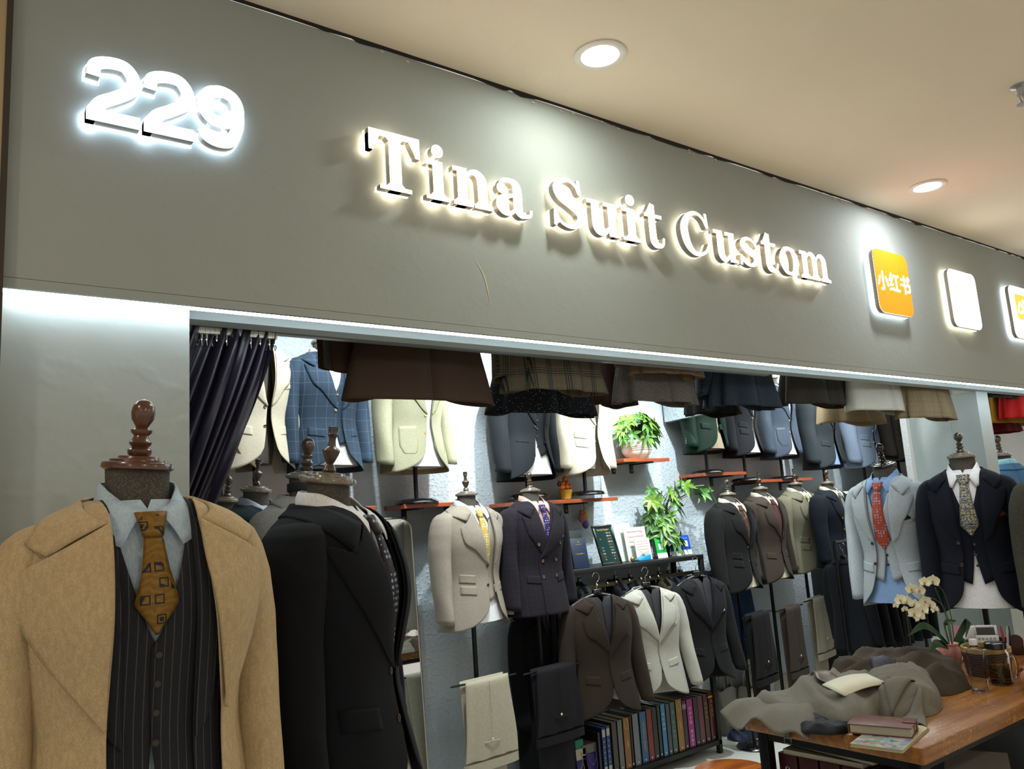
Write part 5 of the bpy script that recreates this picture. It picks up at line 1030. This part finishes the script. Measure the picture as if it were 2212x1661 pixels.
def patch(samp, q, mt, name, parent, lift=.004, n=8):
    """four-cornered cloth piece laid over a heap"""
    a, b, c_, d = [np.array(p) for p in q]; v = []
    for i in range(n + 1):
        for j in range(n + 1):
            s_, t = i / n, j / n; p = a * (1 - s_) * (1 - t) + b * s_ * (1 - t) + c_ * s_ * t + d * (1 - s_) * t; v.append((p[0], p[1], samp(p[0], p[1]) + lift + .006 * math.sin(PI * s_)))
    f = [(i * (n + 1) + j, (i + 1) * (n + 1) + j, (i + 1) * (n + 1) + j + 1, i * (n + 1) + j + 1) for i in range(n) for j in range(n)]
    o = mk(name, v, f, mt, parent); md = o.modifiers.new('cloth', 'SOLIDIFY'); md.thickness = .004; return o
# taupe jacket at the back
PT = [tz(x, y) for x, y in ((2098, 1488), (2050, 1503), (1960, 1508), (1860, 1510), (1800, 1490), (1795, 1462), (1850, 1440), (1930, 1432), (2010, 1440), (2075, 1455))]
e = empty('crumpled_jacket', (PT[2][0], PT[2][1], TT), 'dark taupe jacket heaped on the table beside the water bottle', 'jacket'); off0 = np.array([e.location.x, e.location.y, e.location.z])
def loc_heap(P, e, **k):
    c = np.mean(np.array(P), axis=0); o, s_ = heap([np.array(p) - off0[:2] for p in P], c - off0[:2], z0=.0, parent=e, **k); return o, s_
o, s1 = loc_heap(PT, e, H=.065, seed=3, folds=(12, 26, .032), name='jacket_cloth', m_=TPW, ang=1.0)
def lp(px, py, z): p = atZ(px, py, z); return (p[0] - off0[0], p[1] - off0[1])
patch(s1, [lp(1935, 1440, TT + .08), lp(2000, 1455, TT + .08), lp(2010, 1478, TT + .07), lp(1955, 1468, TT + .08)], TPW, 'lapel', e); patch(s1, [lp(1880, 1420, TT + .12), lp(1960, 1425, TT + .12), lp(1965, 1440, TT + .12), lp(1885, 1432, TT + .12)], fabric('slate_lining', '3a3c44', rough=.4), 'lining', e, .006)
q = lp(1850, 1440, TT + .09); ct = box('care_tag', -.018, .018, -.008, .008, 0, .002, M_CARD, e); ct.location = (q[0], q[1], .088); ct.rotation_euler = (.3, -.2, .5)
# grey green jacket in front: the bulk, and the flat hem hanging over the table end
PG = [tz(x, y) for x, y in ((2036, 1520), (2020, 1545), (1960, 1552), (1900, 1548), (1880, 1572), (1830, 1578), (1780, 1570), (1720, 1555), (1660, 1545), (1625, 1530), (1660, 1512), (1720, 1500), (1780, 1478), (1860, 1470), (1940, 1462), (2005, 1480))]
e = empty('crumpled_jacket', (PG[4][0], PG[4][1], TT), 'grey green jacket heaped on the near end of the table, hem hanging over the edge', 'jacket'); off0 = np.array([e.location.x, e.location.y, e.location.z])
o, s2 = loc_heap(PG, e, H=.062, seed=8, folds=(14, 30, .024), name='jacket_cloth', m_=GG, shape=3.2, ang=2.2)
# hem flap over the end
v = []; n1, n2 = 16, 22
for i in range(n1 + 1):
    t = i / n1; yy = 2.06 - .30 * t - off0[1]
    for j in range(n2 + 1):
        s_ = j / n2; x = tx0 + .16 - .25 * s_ - off0[0]; over_ = max(0, (tx0 - (x + off0[0])))
        z = .030 + .012 * math.sin(9 * t + 3 * s_) + .03 * (1 - s_) * math.sin(PI * t) - .75 * over_ ** 1.4 - .1 * over_ * t + (.02 * math.sin(14 * t + 2) * s_)
        if x + off0[0] < tx0 + .006: z = z + .0
        v.append((x, yy - .06 * s_ * s_ * (t - .3), z))
f = [(i * (n2 + 1) + j, i * (n2 + 1) + j + 1, (i + 1) * (n2 + 1) + j + 1, (i + 1) * (n2 + 1) + j) for i in range(n1) for j in range(n2)]
o = mk('jacket_hem', v, f, GG, e); md = o.modifiers.new('cloth', 'SOLIDIFY'); md.thickness = .004
# near shoulder roll with folded lapel, brown satin lining, strap with buckle
PS = [tz(x, y) for x, y in ((2036, 1518), (2030, 1538), (1990, 1550), (1930, 1553), (1890, 1540), (1870, 1510), (1880, 1480), (1930, 1462), (1990, 1475))]
c_ = np.mean(np.array(PS), axis=0); o, s3 = heap([np.array(p) - off0[:2] for p in PS], c_ - off0[:2], H=.095, seed=5, folds=(8, 16, .016), name='shoulder_roll', m_=GG, parent=e, z0=0, shape=3, ang=.3)
patch(s3, [lp(1925, 1478, TT + .13), lp(1985, 1458, TT + .13), lp(1994, 1510, TT + .10), lp(1972, 1488, TT + .12)], GG, 'lapel', e, .007); 
patch(s3, [lp(1900, 1450, TT + .13), lp(1960, 1440, TT + .13), lp(1975, 1455, TT + .13), lp(1915, 1470, TT + .13)], GG, 'collar', e, .006)
patch(s2, [lp(1752, 1462, TT + .08), lp(1838, 1468, TT + .08), lp(1835, 1492, TT + .07), lp(1768, 1486, TT + .07)], mat('brown_satin', '5c4c3e', .3), 'sleeve_lining', e, .018)
mb = MB(); pts = [atX(x, y, 2.515) for x, y in ((1702, 1548), (1699, 1570), (1702, 1596))]
v = []
for q in cr([p - off0 for p in pts], 8): v += [(q[0], q[1] - .010, q[2]), (q[0], q[1] + .010, q[2])]
o = mk('strap', v, [(2 * i, 2 * i + 2, 2 * i + 3, 2 * i + 1) for i in range(7)], GG, e); md = o.modifiers.new('cloth', 'SOLIDIFY'); md.thickness = .002
q = pts[-1] - off0; MB().tube([(q[0] - .002, q[1] - .014, q[2] + .004), (q[0] - .002, q[1] + .014, q[2] + .004), (q[0] - .002, q[1] + .014, q[2] - .016), (q[0] - .002, q[1] - .014, q[2] - .016)], .002, 6, True).build('buckle', CHR, o)
# dark cloth peeking from under it
PD = [tz(x, y) for x, y in ((1890, 1560), (1840, 1582), (1780, 1590), (1720, 1578), (1715, 1556), (1800, 1545), (1870, 1545))]
e = empty('folded_black_cloth', (PD[1][0], PD[1][1], TT), 'black folded cloth peeking out from under the grey green jacket', 'cloth'); off0 = np.array([e.location.x, e.location.y, e.location.z]); loc_heap(PD, e, H=.016, seed=2, folds=(25, 45, .014), name='cloth', m_=fabric('black_lining', '08080a', rough=.5))
# open notebook lying on the jackets
p = atZ(1850, 1468, TT + .115); e = empty('open_notebook', (p[0], p[1], TT + .092), 'open white notebook page lying between the two heaped jackets', 'notebook', None, R(22)); e.rotation_euler = (R(14), R(2), R(-8))
v = []; 
for i in range(13):
    t = i / 12
    for s_ in (0, 1): v.append((-.12 + .24 * t, -.045 + .10 * s_, .012 * math.sin(PI * t) + .012 * t))
o = mk('page', v, [(2 * i, 2 * i + 2, 2 * i + 3, 2 * i + 1) for i in range(12)], mat('notebook_page', 'c4bfa8', .7), e); md = o.modifiers.new('t', 'SOLIDIFY'); md.thickness = .004
# brown notebook on a picture magazine, front corner
a = np.array(tz(1848, 1612)); b = np.array(tz(1945, 1624)); c_ = np.array(tz(1998, 1577)); ang = math.atan2(*(c_ - b)[::-1]); ctr = (a + c_) / 2
e = slab('picture_magazine', ctr[0], ctr[1], TT + .0005, .30, .155, .010, 'b8ae88', 'cream magazine with colourful picture lying at the near table corner', 'magazine', ang)
t = NT('colourful_print'); vr = t.n('ShaderNodeTexVoronoi'); vr.inputs['Scale'].default_value = 55; t.l(t.obj(), vr.inputs['Vector']); hs = t.n('ShaderNodeHueSaturation'); hs.inputs['Saturation'].default_value = .75; hs.inputs['Value'].default_value = .45; t.l(vr.outputs['Color'], hs.inputs['Color']); t.l(hs.outputs[0], t.b.inputs['Base Color']); t.b.inputs['Roughness'].default_value = .4
box('cover_picture', -.148, -.01, -.075, .075, .0101, .0106, t.m, e)
q1 = np.array(atZ(1858, 1590, TT + .012)[:2]); q2 = np.array(atZ(1953, 1595, TT + .012)[:2]); q3 = np.array(atZ(1958, 1552, TT + .04)[:2]); ctr = (q1 + q3) / 2; ang = math.atan2(*(q2 - q1)[::-1])
e = empty('leather_notebook', (ctr[0] + .01, ctr[1] + .01, TT + .0112), 'thick brown leather notebook with clasp lying on the picture magazine', 'notebook', None, ang - R(8)); M_LE = mat('brown_leather', '5c2e1e', .4, bump=(120, .3, .001))
box('pages', -.088, .094, -.058, .066, .003, .027, mat('paper_edge', 'a8a08a', .8), e); MB().box(-.092, .098, -.062, .068, .027, .030).box(-.092, .098, -.062, .068, 0, .003).box(-.095, -.090, -.062, .068, 0, .030).build('leather_cover', M_LE, e, True, .001)
MB().box(.06, .104, .0, .02, .030, .033).box(.100, .104, 0, .02, .004, .033).build('clasp_strap', M_LE, e, True, .001); MB().lathe([(.005, 0), (.004, .002)], 12, Matrix.Translation((.07, .01, .033))).build('snap', CHR, e)
gp = cr([(.0 + .012 * i, .035 + .005 * math.sin(i * 2.3), .0305) for i in range(8)], 30); MB().tube(gp, .0006, 4).build('gold_lettering', mat('gold_foil', 'a08040', .35, .7), e)
# water bottle
def glassmat(name, col, rough=.02, ior=1.45): return mat(name, col, rough, 0, .5, trans=1.0, ior=ior)
p = atZ(2118, 1493, TT); e = empty('water_bottle', (p[0], p[1], TT + .001), 'clear square plastic water bottle with white cap on the table', 'bottle', None, R(20))
def sqlathe(prof, n=28, pw=.55):
    v = []; 
    for r, z in prof:
        for j in range(n): a = 2 * PI * j / n; c0, s0 = math.cos(a), math.sin(a); v.append((r * math.copysign(abs(c0) ** pw, c0), r * math.copysign(abs(s0) ** pw, s0), z))
    return v, [(i * n + j, i * n + (j + 1) % n, (i + 1) * n + (j + 1) % n, (i + 1) * n + j) for i in range(len(prof) - 1) for j in range(n)]
v, f = sqlathe([(.024, .0), (.029, .003), (.0285, .03), (.026, .075), (.028, .085), (.025, .10), (.028, .12), (.029, .150), (.024, .158), (.013, .160), (.0125, .172)]); o = mk('bottle_body', v, f, glassmat('pet_plastic', 'eef2ff', .02, 1.12), e); md = o.modifiers.new('w', 'SOLIDIFY'); md.thickness = .0008
MB().lathe([(.0145, .171), (.0148, .190), (.013, .193), (.0005, .193)], 24).build('cap', mat('white_plastic', 'c8c8c8', .4), e); box('label_sticker', -.012, .014, -.0292, -.0287, .125, .150, mat('label_blue', '6c98b8', .4), e); box('barcode_label', -.008, .010, -.0292, -.0287, .02, .045, M_CARD, e)
# glass mug with black lid, herb tea
p = atZ(2163, 1477, TT); e = empty('glass_tea_mug', (p[0], p[1], TT + .001), 'glass mug with black lid and yellow herb tea next to the water bottle', 'mug', None, R(-40))
M_GL = glassmat('clear_glass', 'f8faf6', .0, 1.22)
o = MB().lathe([(.038, .0), (.042, .004), (.042, .118), (.036, .126), (.036, .134), (.033, .134), (.033, .124), (.038, .116), (.038, .010), (.0005, .010)], 36).build('glass_body', M_GL, e)
MB().lathe([(.038, .134), (.041, .137), (.041, .156), (.037, .159), (.0005, .159)], 32).build('black_lid', M_BLK, e)
MB().tube(cr([(.041, 0, .100), (.062, 0, .104), (.070, 0, .08), (.070, 0, .05), (.062, 0, .026), (.041, 0, .028)], 20), .0045, 8).build('handle', M_GL, e)
random.seed(4); mb = MB()
for i in range(60):
    q = Vector((random.gauss(0, .014), random.gauss(0, .014), .014 + random.random() * .055)); leaf(mb, q, Vector((random.uniform(-1, 1), random.uniform(-1, 1), random.uniform(-.2, 1))), Vector((0.1, 0, 1)), .018, .0035)
mb.build('herb_leaves', leafmat('herb_yellow', '5c5410', '8f7c18'), e); MB().lathe([(.0005, .0105), (.0375, .0105), (.0375, .075), (.0005, .075)], 30).build('tea', mat('tea', 'd8c070', .0, 0, .5, trans=1.0, ior=1.12), e)
# woven basket
p = atZ(2142, 1462, TT); r_ = .090; e = empty('round_basket', (p[0] + .05, p[1] + .03, TT + .001), 'round woven basket with pale bamboo rim behind the glass mug', 'basket')
mb = MB()
for k in range(9): mb.tube([((r_ - .012 + k * .0013) * math.cos(a) * (1 + .008 * math.sin(30 * a + k * PI)), (r_ - .012 + k * .0013) * math.sin(a) * (1 + .008 * math.sin(30 * a + k * PI)), .006 + k * .0098) for a in np.linspace(0, 2 * PI, 121)[:-1]], .0056, 6, True)
mb.build('woven_side', mat('dark_wicker', '4a2f1c', .6), e); MB().lathe([(r_ - .016, .001), (.0005, .001)], 30).lathe([(.0005, .004), (r_ - .016, .004)], 30).build('basket_floor', mat('dark_wicker', '4a2f1c', .6), e)
MB().lathe([(r_ - .002, .090), (r_ + .004, .092), (r_ + .004, .112), (r_ - .001, .115), (r_ - .005, .112), (r_ - .005, .092), (r_ - .002, .090)], 48).build('bamboo_rim', wood('bamboo', '8f6c3c', 'b08f58', .5, (6, 6, 1)), e)
# pink pot with orchid
p = atZ(2056, 1440, TT); PX, PY = p[0], p[1]; e = empty('potted_orchid', (PX, PY, TT + .001), 'pale yellow orchid arching to the left from a pink ribbed pot on the table', 'potted plant', None, 0, .9)
v = []; n = 72
prof = [(.040, 0), (.046, .01), (.050, .05), (.050, .085), (.042, .098), (.044, .106), (.047, .110), (.042, .112), (.038, .100), (.001, .098)]
for r, z in prof:
    for j in range(n): a = 2 * PI * j / n; k = 1 + (.022 * math.cos(24 * a) if .005 < z < .09 else 0); v.append((r * k * math.cos(a), r * k * math.sin(a), z))
mk('pot', v, [(i * n + j, i * n + (j + 1) % n, (i + 1) * n + (j + 1) % n, (i + 1) * n + j) for i in range(len(prof) - 1) for j in range(n)], mat('pink_glazed_pot', 'b87c74', .35), e)
def px2l(px, py, dY=0.0):
    q = atY(px, py, PY + dY); return Vector((q[0] - PX, dY, q[2] - TT - .001)) / .9
lm = MB()
for (a_, b_, c2) in (((2055, 1400), (2000, 1352), (1960, 1372)), ((2055, 1398), (2020, 1390), (2008, 1415)), ((2058, 1395), (2090, 1340), (2085, 1375)), ((2062, 1398), (2085, 1385), (2078, 1432)), ((2052, 1400), (2040, 1350), (2064, 1340))):
    P_ = [px2l(*a_), px2l(*b_, -.03), px2l(*c2, -.05)]; C_ = cr(P_, 12); v = []
    for i, q in enumerate(C_):
        t = i / 11; wd = .018 * math.sin(PI * (.12 + .88 * t) ** .8) + .002; d = (C_[min(i + 1, 11)] - C_[max(i - 1, 0)]); d = Vector(d).normalized(); sd = d.cross(Vector((0, -1, .4))).normalized(); q = Vector(q); v += [q - sd * wd + Vector((0, -.004, 0)), q, q + sd * wd + Vector((0, -.004, 0))]
    lm.add(v, [(i * 3 + j, i * 3 + j + 1, i * 3 + j + 4, i * 3 + j + 3) for i in range(11) for j in range(2)])
lm.build('leaves', leafmat('orchid_leaf', '16331a', '27502a'), e)
stm = [[(2062, 1390), (2052, 1320), (2036, 1275), (2012, 1258), (1985, 1268), (1965, 1285), (1942, 1305)], [(2058, 1392), (2046, 1330), (2028, 1300), (2002, 1290), (1985, 1300), (1972, 1335)], [(2056, 1392), (2040, 1320), (2020, 1270)]]
mb = MB()
for s_ in stm: mb.tube(cr([px2l(x, y, -.02 * i / 2) for i, (x, y) in enumerate(s_)], 30), .0022, 6)
mb.build('flower_stems', mat('orchid_stem', '3f5a24', .5), e)
M_PET = mat('orchid_petal', 'e2dec0', .5); M_LIP = mat('orchid_lip', 'b8902c', .5); M_PUR = mat('orchid_throat', '8c6a84', .5)
fl = [(2014, 1255, 1.15), (1996, 1258, 1.0), (1985, 1275, 1.0), (1968, 1272, 1.05), (1958, 1298, 1.0), (1944, 1296, 1.0), (1934, 1308, .5), (1975, 1305, .9), (1953, 1315, .6), (1998, 1298, 1.0), (2008, 1306, .95), (1992, 1318, 1.0), (1974, 1325, 1.1), (1985, 1332, 1.0), (2018, 1316, .7)]
for i, (x, y, s_) in enumerate(fl):
    random.seed(i); o = px2l(x, y, -.05 - random.uniform(0, .03)); mb = MB(); nrm = Vector((-.75 + random.uniform(-.3, .3), -.65, random.uniform(-.2, .25))).normalized(); ux = Vector((0, 0, 1)).cross(nrm).normalized(); uz = nrm.cross(ux); L = .029 * s_
    rot0 = random.uniform(-.35, .35)
    for k, (an, wq) in enumerate(((90, .34), (210, .32), (330, .32), (20, .62), (160, .62))):
        a = math.radians(an) + rot0; d = (ux * math.cos(a) + uz * math.sin(a)) * 1.0 + nrm * .12; leaf(mb, o + nrm * (.001 if k < 3 else .003), d, nrm, L * (1 if k < 3 else 1.02), L * wq, .04)
    fb = mb.build('blossom', M_PET, e); MB().ball(o + nrm * .005 - uz * .004, .0042 * s_, .0042 * s_, .0055 * s_, 6).build('lip', M_LIP, fb); MB().ball(o + nrm * .006, .0026 * s_, .0026 * s_, .0026 * s_, 6).build('throat', M_PUR, fb)
# desk organiser, calculator, charger, pink card, pens
def onX(px, py, X): return atX(px, py, X)
p = onX(2140, 1400, 4.10); e = empty('desk_organizer', (4.10, p[1], TT + .001), 'dark red wooden desk organiser behind the basket', 'desk organiser', None, R(-55))
M_RW = mat('red_lacquer_wood', '3c1a14', .35); MB().box(-.10, .13, -.035, -.031, 0, .055).box(-.10, .13, .031, .035, 0, .07).box(-.10, -.096, -.031, .031, 0, .07).box(.126, .13, -.031, .031, 0, .07).box(-.096, .126, -.031, .031, 0, .004).box(.055, .059, -.031, .031, 0, .065).build('tray', M_RW, e, True, .001)
MB().lathe([(.030, 0), (.030, .004)], 24, Matrix.Translation((.10, -.036, .062)) @ Matrix.Rotation(PI / 2, 4, 'X')).build('round_side', M_RW, e)
e = empty('calculator', (4.085, p[1] + .0, TT + .008), 'white calculator standing in the red wooden organiser', 'calculator', None, R(-55)); e.rotation_euler = (R(-12), 0, R(-55))
M_WP = mat('white_plastic', 'c8c8c8', .4); z1 = .125
MB().box(-.05, .05, 0, .014, 0, z1 - .045).box(-.05, -.038, 0, .014, z1 - .045, z1).box(.038, .05, 0, .014, z1 - .045, z1).box(-.038, .038, 0, .014, z1 - .012, z1).build('case', M_WP, e, True, .004); box('screen', -.038, .038, .003, .012, z1 - .045, z1 - .013, mat('lcd', '1c201e', .2), e)
kb = MB()
for i in range(5):
    for j in range(3): kb.lathe([(.006, 0), (.0055, .002), (.001, .0022)], 12, Matrix.Translation((-.032 + .016 * i, -.0002, .064 - .018 * j)) @ Matrix.Rotation(PI / 2, 4, 'X'))
kb.build('keys', mat('key_grey', '8f8c84', .4), e)
p = onX(2093, 1372, 4.05); e = MB().box(-.024, .024, -.014, .014, -.02, .042).build('power_adapter', M_WP, None, True, .006); e.location = (4.05, p[1], max(p[2], TT + .021)); e.rotation_euler = (0, 0, R(-50)); tag(e, 'white square power adapter standing left of the calculator', 'power adapter')
p = onX(2075, 1370, 4.12); e = MB().box(-.045, .035, 0, .004, 0, .10).build('pink_card', mat('pink_cardboard', 'b87880', .6)); e.location = (4.12, p[1], TT + .001); e.rotation_euler = (R(-6), R(14), R(-60)); e.location.z = TT + .012; tag(e, 'pink cardboard folder behind the orchid pot', 'card')
p = onX(2172, 1372, 4.09)
for i, (dy, cl, lb) in enumerate(((0, '9a9a98', 'silver pen standing in the organiser right of the calculator'), (-.014, '14141a', 'black marker in the organiser, right of the silver pen'), (.012, '8c1a1a', 'red pen in the organiser beside the silver pen'))):
    e = MB().lathe([(.003, 0), (.005, .01), (.005, .11), (.003, .116), (.003, .126), (.0005, .127)], 12).build('pen', mat('pen_' + cl, cl, .3)); e.location = (4.09 + .01 * i, p[1] + dy, TT + .006); e.rotation_euler = (R(4 - 6 * i), R(5), 0); tag(e, lb, 'pen', 'pens in the organiser')
# open sketch book at the back
p = atZ(1975, 1395, TT); e = empty('open_sketchbook', (3.98, 2.02 - .09, TT + .001), 'open white book with ink sketches lying at the back of the table', 'book', None, R(-20)); box('page_block', -.14, .14, -.10, .10, 0, .012, mat('card_1', 'bfc4be', .7), e, .002)
random.seed(12); mb = MB()
for k in range(7): 
    cx_, cy_ = random.uniform(-.1, .1), random.uniform(-.07, .07); mb.tube(cr([(cx_ + random.gauss(0, .016), cy_ + random.gauss(0, .016), .0125) for _ in range(7)], 30), .0007, 4)
mb.build('ink_sketch', M_INK, e)
# ------------------------------------------------------------ person whose elbow rests on the table, right edge
def skin_body(name, joints, edges, rad, root, m_, parent):
    me = bpy.data.meshes.new(name); me.from_pydata(joints, edges, []); o = link(name, me, m_, parent, False)
    o.modifiers.new('skin', 'SKIN'); sv = me.skin_vertices[0].data
    for i, r in enumerate(rad): sv[i].radius = (r, r) if isinstance(r, (int, float)) else r; sv[i].use_root = (i == root)
    o.modifiers['skin'].use_smooth_shade = True; s = o.modifiers.new('sub', 'SUBSURF'); s.levels = 2; s.render_levels = 2; return o
el = atZ(2214, 1475, TT + .045)
e = empty('person', (3.98, .98, 0), 'seated person, only a bare forearm and elbow resting on the table at the right edge', 'person'); ox, oy = 3.98, .98
M_SK = mat('skin', 'a8765a', .5); M_TS = fabric('black_tshirt', '15161a')
J = [(0, 0, .52), (0, .04, .78), (0, .06, 1.02), (-.02, .07, 1.14), (-.02, .10, 1.24), (-.02, .12, 1.34), (-.18, .17, 1.10), (el[0] - ox + .05, el[1] - oy - .07, TT + .11), (el[0] - ox + .045, el[1] - oy, TT + .044), (el[0] - ox + .26, el[1] - oy + .07, TT + .034), (el[0] - ox + .33, el[1] - oy + .08, TT + .028),
     (.20, .09, 1.08), (.26, .14, .86), (.20, .34, .86), (-.10, .04, .50), (-.12, .33, .52), (-.12, .34, .06), (.10, .04, .50), (.12, .33, .52), (.12, .34, .06)]
E_ = [(0, 1), (1, 2), (2, 3), (3, 4), (4, 5), (2, 6), (6, 7), (7, 8), (8, 9), (9, 10), (2, 11), (11, 12), (12, 13), (0, 14), (14, 15), (15, 16), (0, 17), (17, 18), (18, 19)]
Rr = [(.14, .11), (.13, .10), (.16, .11), .055, .085, .075, .062, .044, .042, .030, .034, .062, .045, .035, .085, .065, .045, .085, .065, .045]
body = skin_body('body', J, E_, Rr, 0, M_SK, e)
hp = Vector(J[10]); 
for k in range(5):
    d = Vector((.9, -.35 + .17 * k, 0)).normalized() if k < 4 else Vector((.4, .8, 0)).normalized(); L = (.070, .082, .078, .062, .050)[k]; b0 = hp + Vector((.01, -.025 + .016 * k, 0)) if k < 4 else hp + Vector((-.02, .03, 0))
    skin_body('finger' if k < 4 else 'thumb', [tuple(b0), tuple(b0 + d * L * .5 + Vector((0, 0, .006))), tuple(b0 + d * L * .85 - Vector((0, 0, .004))), tuple(b0 + d * L - Vector((0, 0, .012)))], [(0, 1), (1, 2), (2, 3)], [.010, .009, .008, .007], 0, M_SK, body)
shp = MB().lathe([(.155, .50), (.15, .70), (.165, .95), (.16, 1.06), (.10, 1.13), (.062, 1.15)], 24, Matrix.Translation((0, .05, 0)) @ Matrix.Diagonal((1.1, .78, 1, 1))).tube([(-.12, .08, 1.06), (-.18, .17, 1.08), (-.22, .27, 1.03)], [.085, .078, .068], 14).tube([(.12, .08, 1.06), (.22, .09, 1.05), (.255, .12, .94)], [.085, .078, .068], 14)
shp.build('tshirt', M_TS, e); MB().ball((-.02, .10, 1.36), .088, .10, .085, 10).build('hair', mat('black_hair', '0c0a09', .5), e)
tb = empty('stool', (3.98, 1.0, 0), 'stool under the seated person at the right edge', 'stool'); MB().lathe([(.0005, .40), (.17, .40), (.175, .43), (.0005, .435)], 30).build('seat', M_SHELF, tb)
for k in range(4): a = PI / 4 + k * PI / 2; MB().tube([(.12 * math.cos(a), .12 * math.sin(a), .40), (.16 * math.cos(a), .16 * math.sin(a), 0)], .014, 8).build('leg', M_FRB, tb)
# ------------------------------------------------------------ wooden stool at the bottom, bags on the floor, side shelf with binders
p = atZ(1580, 1662, .45); st = empty('stool', (p[0], p[1], 0), 'glossy orange wooden stool top at the bottom edge, left of the table', 'stool')
MB().lathe([(.0005, .42), (.15, .42), (.165, .432), (.16, .448), (.10, .452), (.0005, .452)], 44).build('seat', wood('orange_wood', '8c3a10', 'c06a20', .2, (1, 14, 1), coat=.8), st)
for k in range(4): a = PI / 4 + k * PI / 2; MB().tube([(.10 * math.cos(a), .10 * math.sin(a), .42), (.15 * math.cos(a), .15 * math.sin(a), 0)], .015, 8).build('leg', M_SHELF, st)
def floorbag(px, py, Y, w_, h_, d_, col, label, rz=0, tall=0):
    p = atZ(px, py, 0.002); e = empty('shopping_bag', (p[0], p[1], .002), label, 'bag', 'white bags on the floor', rz); v = []; n = 28; R_ = 9
    for i in range(R_ + 1):
        t = i / R_
        for j in range(n):
            a = 2 * PI * j / n; c0, s0 = math.cos(a), math.sin(a); k = 1 - .10 * t + .05 * math.sin(5 * a + 4 * t + px); v.append((w_ / 2 * k * math.copysign(abs(c0) ** .6, c0), d_ / 2 * (k - .35 * t * t) * math.copysign(abs(s0) ** .6, s0), h_ * t + .012 * math.sin(3 * a + px) * t))
    f = [(i * n + j, i * n + (j + 1) % n, (i + 1) * n + (j + 1) % n, (i + 1) * n + j) for i in range(R_) for j in range(n)] + [tuple(range(n))[::-1]]
    mk('bag_body', v, f, mat('bag_' + col, col, .6, bump=(14, .5, .01)), e); 
    for s_ in (-1, 1): MB().tube(cr([(-w_ * .2, s_ * d_ * .18, h_), (-w_ * .18, s_ * d_ * .1, h_ + .09), (0, s_ * d_ * .05, h_ + .13), (w_ * .18, s_ * d_ * .1, h_ + .09), (w_ * .2, s_ * d_ * .18, h_)], 16), .006, 6).build('handle', mat('bag_' + col, col, .6), e)
    return e
floorbag(1577, 1582, 0, .20, .30, .14, '8c8c84', 'greyish white carrier bag on the floor right of the book rack'); floorbag(1632, 1572, 0, .32, .30, .18, '9c988a', 'large off-white cloth bag on the floor behind the stool', R(15)); floorbag(1690, 1535, 0, .26, .26, .18, 'a09c8c', 'off-white bag on the floor behind the mannequin poles')
p = atZ(1610, 1590, .002); e = floorbag(1612, 1590, 0, .30, .06, .16, '101c38', 'flat navy bag lying in front of the large off-white bag'); e.pop('group', None)
p = atY(1590, 1300, 3.90); e = trouser(p[0], 3.90, p[2] + .06, fabric('denim_blue', '1c3350', 'tweed', '284466'), 'blue denim garment hanging behind the espresso suit', 0, .34, .42, .46, 'btn_c8c8c8', 'a8a8a8', None, 'hanging_jeans', 'jeans')
# side cabinet between the navy suit and the ice blue suit
p = atY(1812, 1062, 3.55); q = atY(1850, 1062, 3.55)
SYy = 3.69
a_ = atY(1812, 1062, SYy); cb_ = empty('side_shelf_unit', (a_[0], SYy, 0), 'dark shelf unit with pale top behind the ice blue suit, holding purple and green binders', 'shelf unit')
zt2 = a_[2]; box('top_board', -.06, .8, 0, .30, zt2 - .02, zt2, M_WHITE, cb_); M_DS = mat('dark_shelf', '0d0e10', .5)
for k, z in enumerate((zt2 - .35, zt2 - .42, .95, .62, .10)): box('shelf_board', -.04, .78, .01, .29, z - .015, z, M_DS, cb_) 
for x in (-.06, .78): box('side_board', x, x + .02, 0, .30, 0, zt2 - .0205, M_DS, cb_)
box('back_board', -.04, .78, .285, .30, 0, zt2 - .021, M_DS, cb_)
for i, (cl, lb) in enumerate((('0e1512', 'black binder at the left of the side shelf'), ('0f2a20', 'dark green binder on the side shelf'), ('3c1f7c', 'purple binder, left one of the pair on the side shelf'), ('462890', 'purple binder, right one of the pair on the side shelf'), ('14141c', 'black binder at the right of the purple ones'))):
    e = box('file_binder', a_[0] - .03 + i * .058, a_[0] + .022 + i * .058, SYy + .012, SYy + .26, zt2 - .348, zt2 - .06, mat('binder_' + cl, cl, .4), None, .002); tag(e, lb, 'binder', 'binders on the side shelf')
for i in range(6):
    e = box('file_binder', a_[0] - .03 + i * .10, a_[0] + .055 + i * .10, SYy + .012, SYy + .26, .622, .88, mat('lowbinder_%d' % (i % 3), ('14151c', '3a3630', '1c1c30')[i % 3], .4), None, .002); tag(e, ('first', 'second', 'third', 'fourth', 'fifth', 'sixth')[i] + ' dark binder from the left on the lower board of the side shelf', 'binder', 'dark binders on the lower side shelf')
for i, (x_, z_) in enumerate(((5.05, 1.24), (5.05, .62))): pass
# dark jackets massed on a low rail behind the table
tag(MB().tube([(4.78, 3.0, 1.30), (4.78, 3.0, 0)], .012, 8).tube([(5.75, 3.0, 1.30), (5.75, 3.0, 0)], .012, 8).tube([(4.78, 3.0, 1.30), (5.75, 3.0, 1.30)], .012, 8).build('clothes_stand', M_POLE), 'low black clothes stand crowded with dark jackets behind the table', 'clothes stand')
for i in range(8):
    e = empty('hanging_jacket', (4.86 + i * .115, 3.0, 1.18), ('first', 'second', 'third', 'fourth', 'fifth', 'sixth', 'seventh', 'eighth')[i] + ' dark jacket from the left on the low stand behind the table', 'hanging jacket', 'dark jackets on the low stand', R(75), .86)
    jacket(e, fabric('low_' + str(i % 4), ('0d1016', '14151a', '0f0f12', '171c26')[i % 4]), Body(1, .42, .02, i, nr=6), pockets='none', cuffs=False, breast=False, hi=.8); hanger(e)
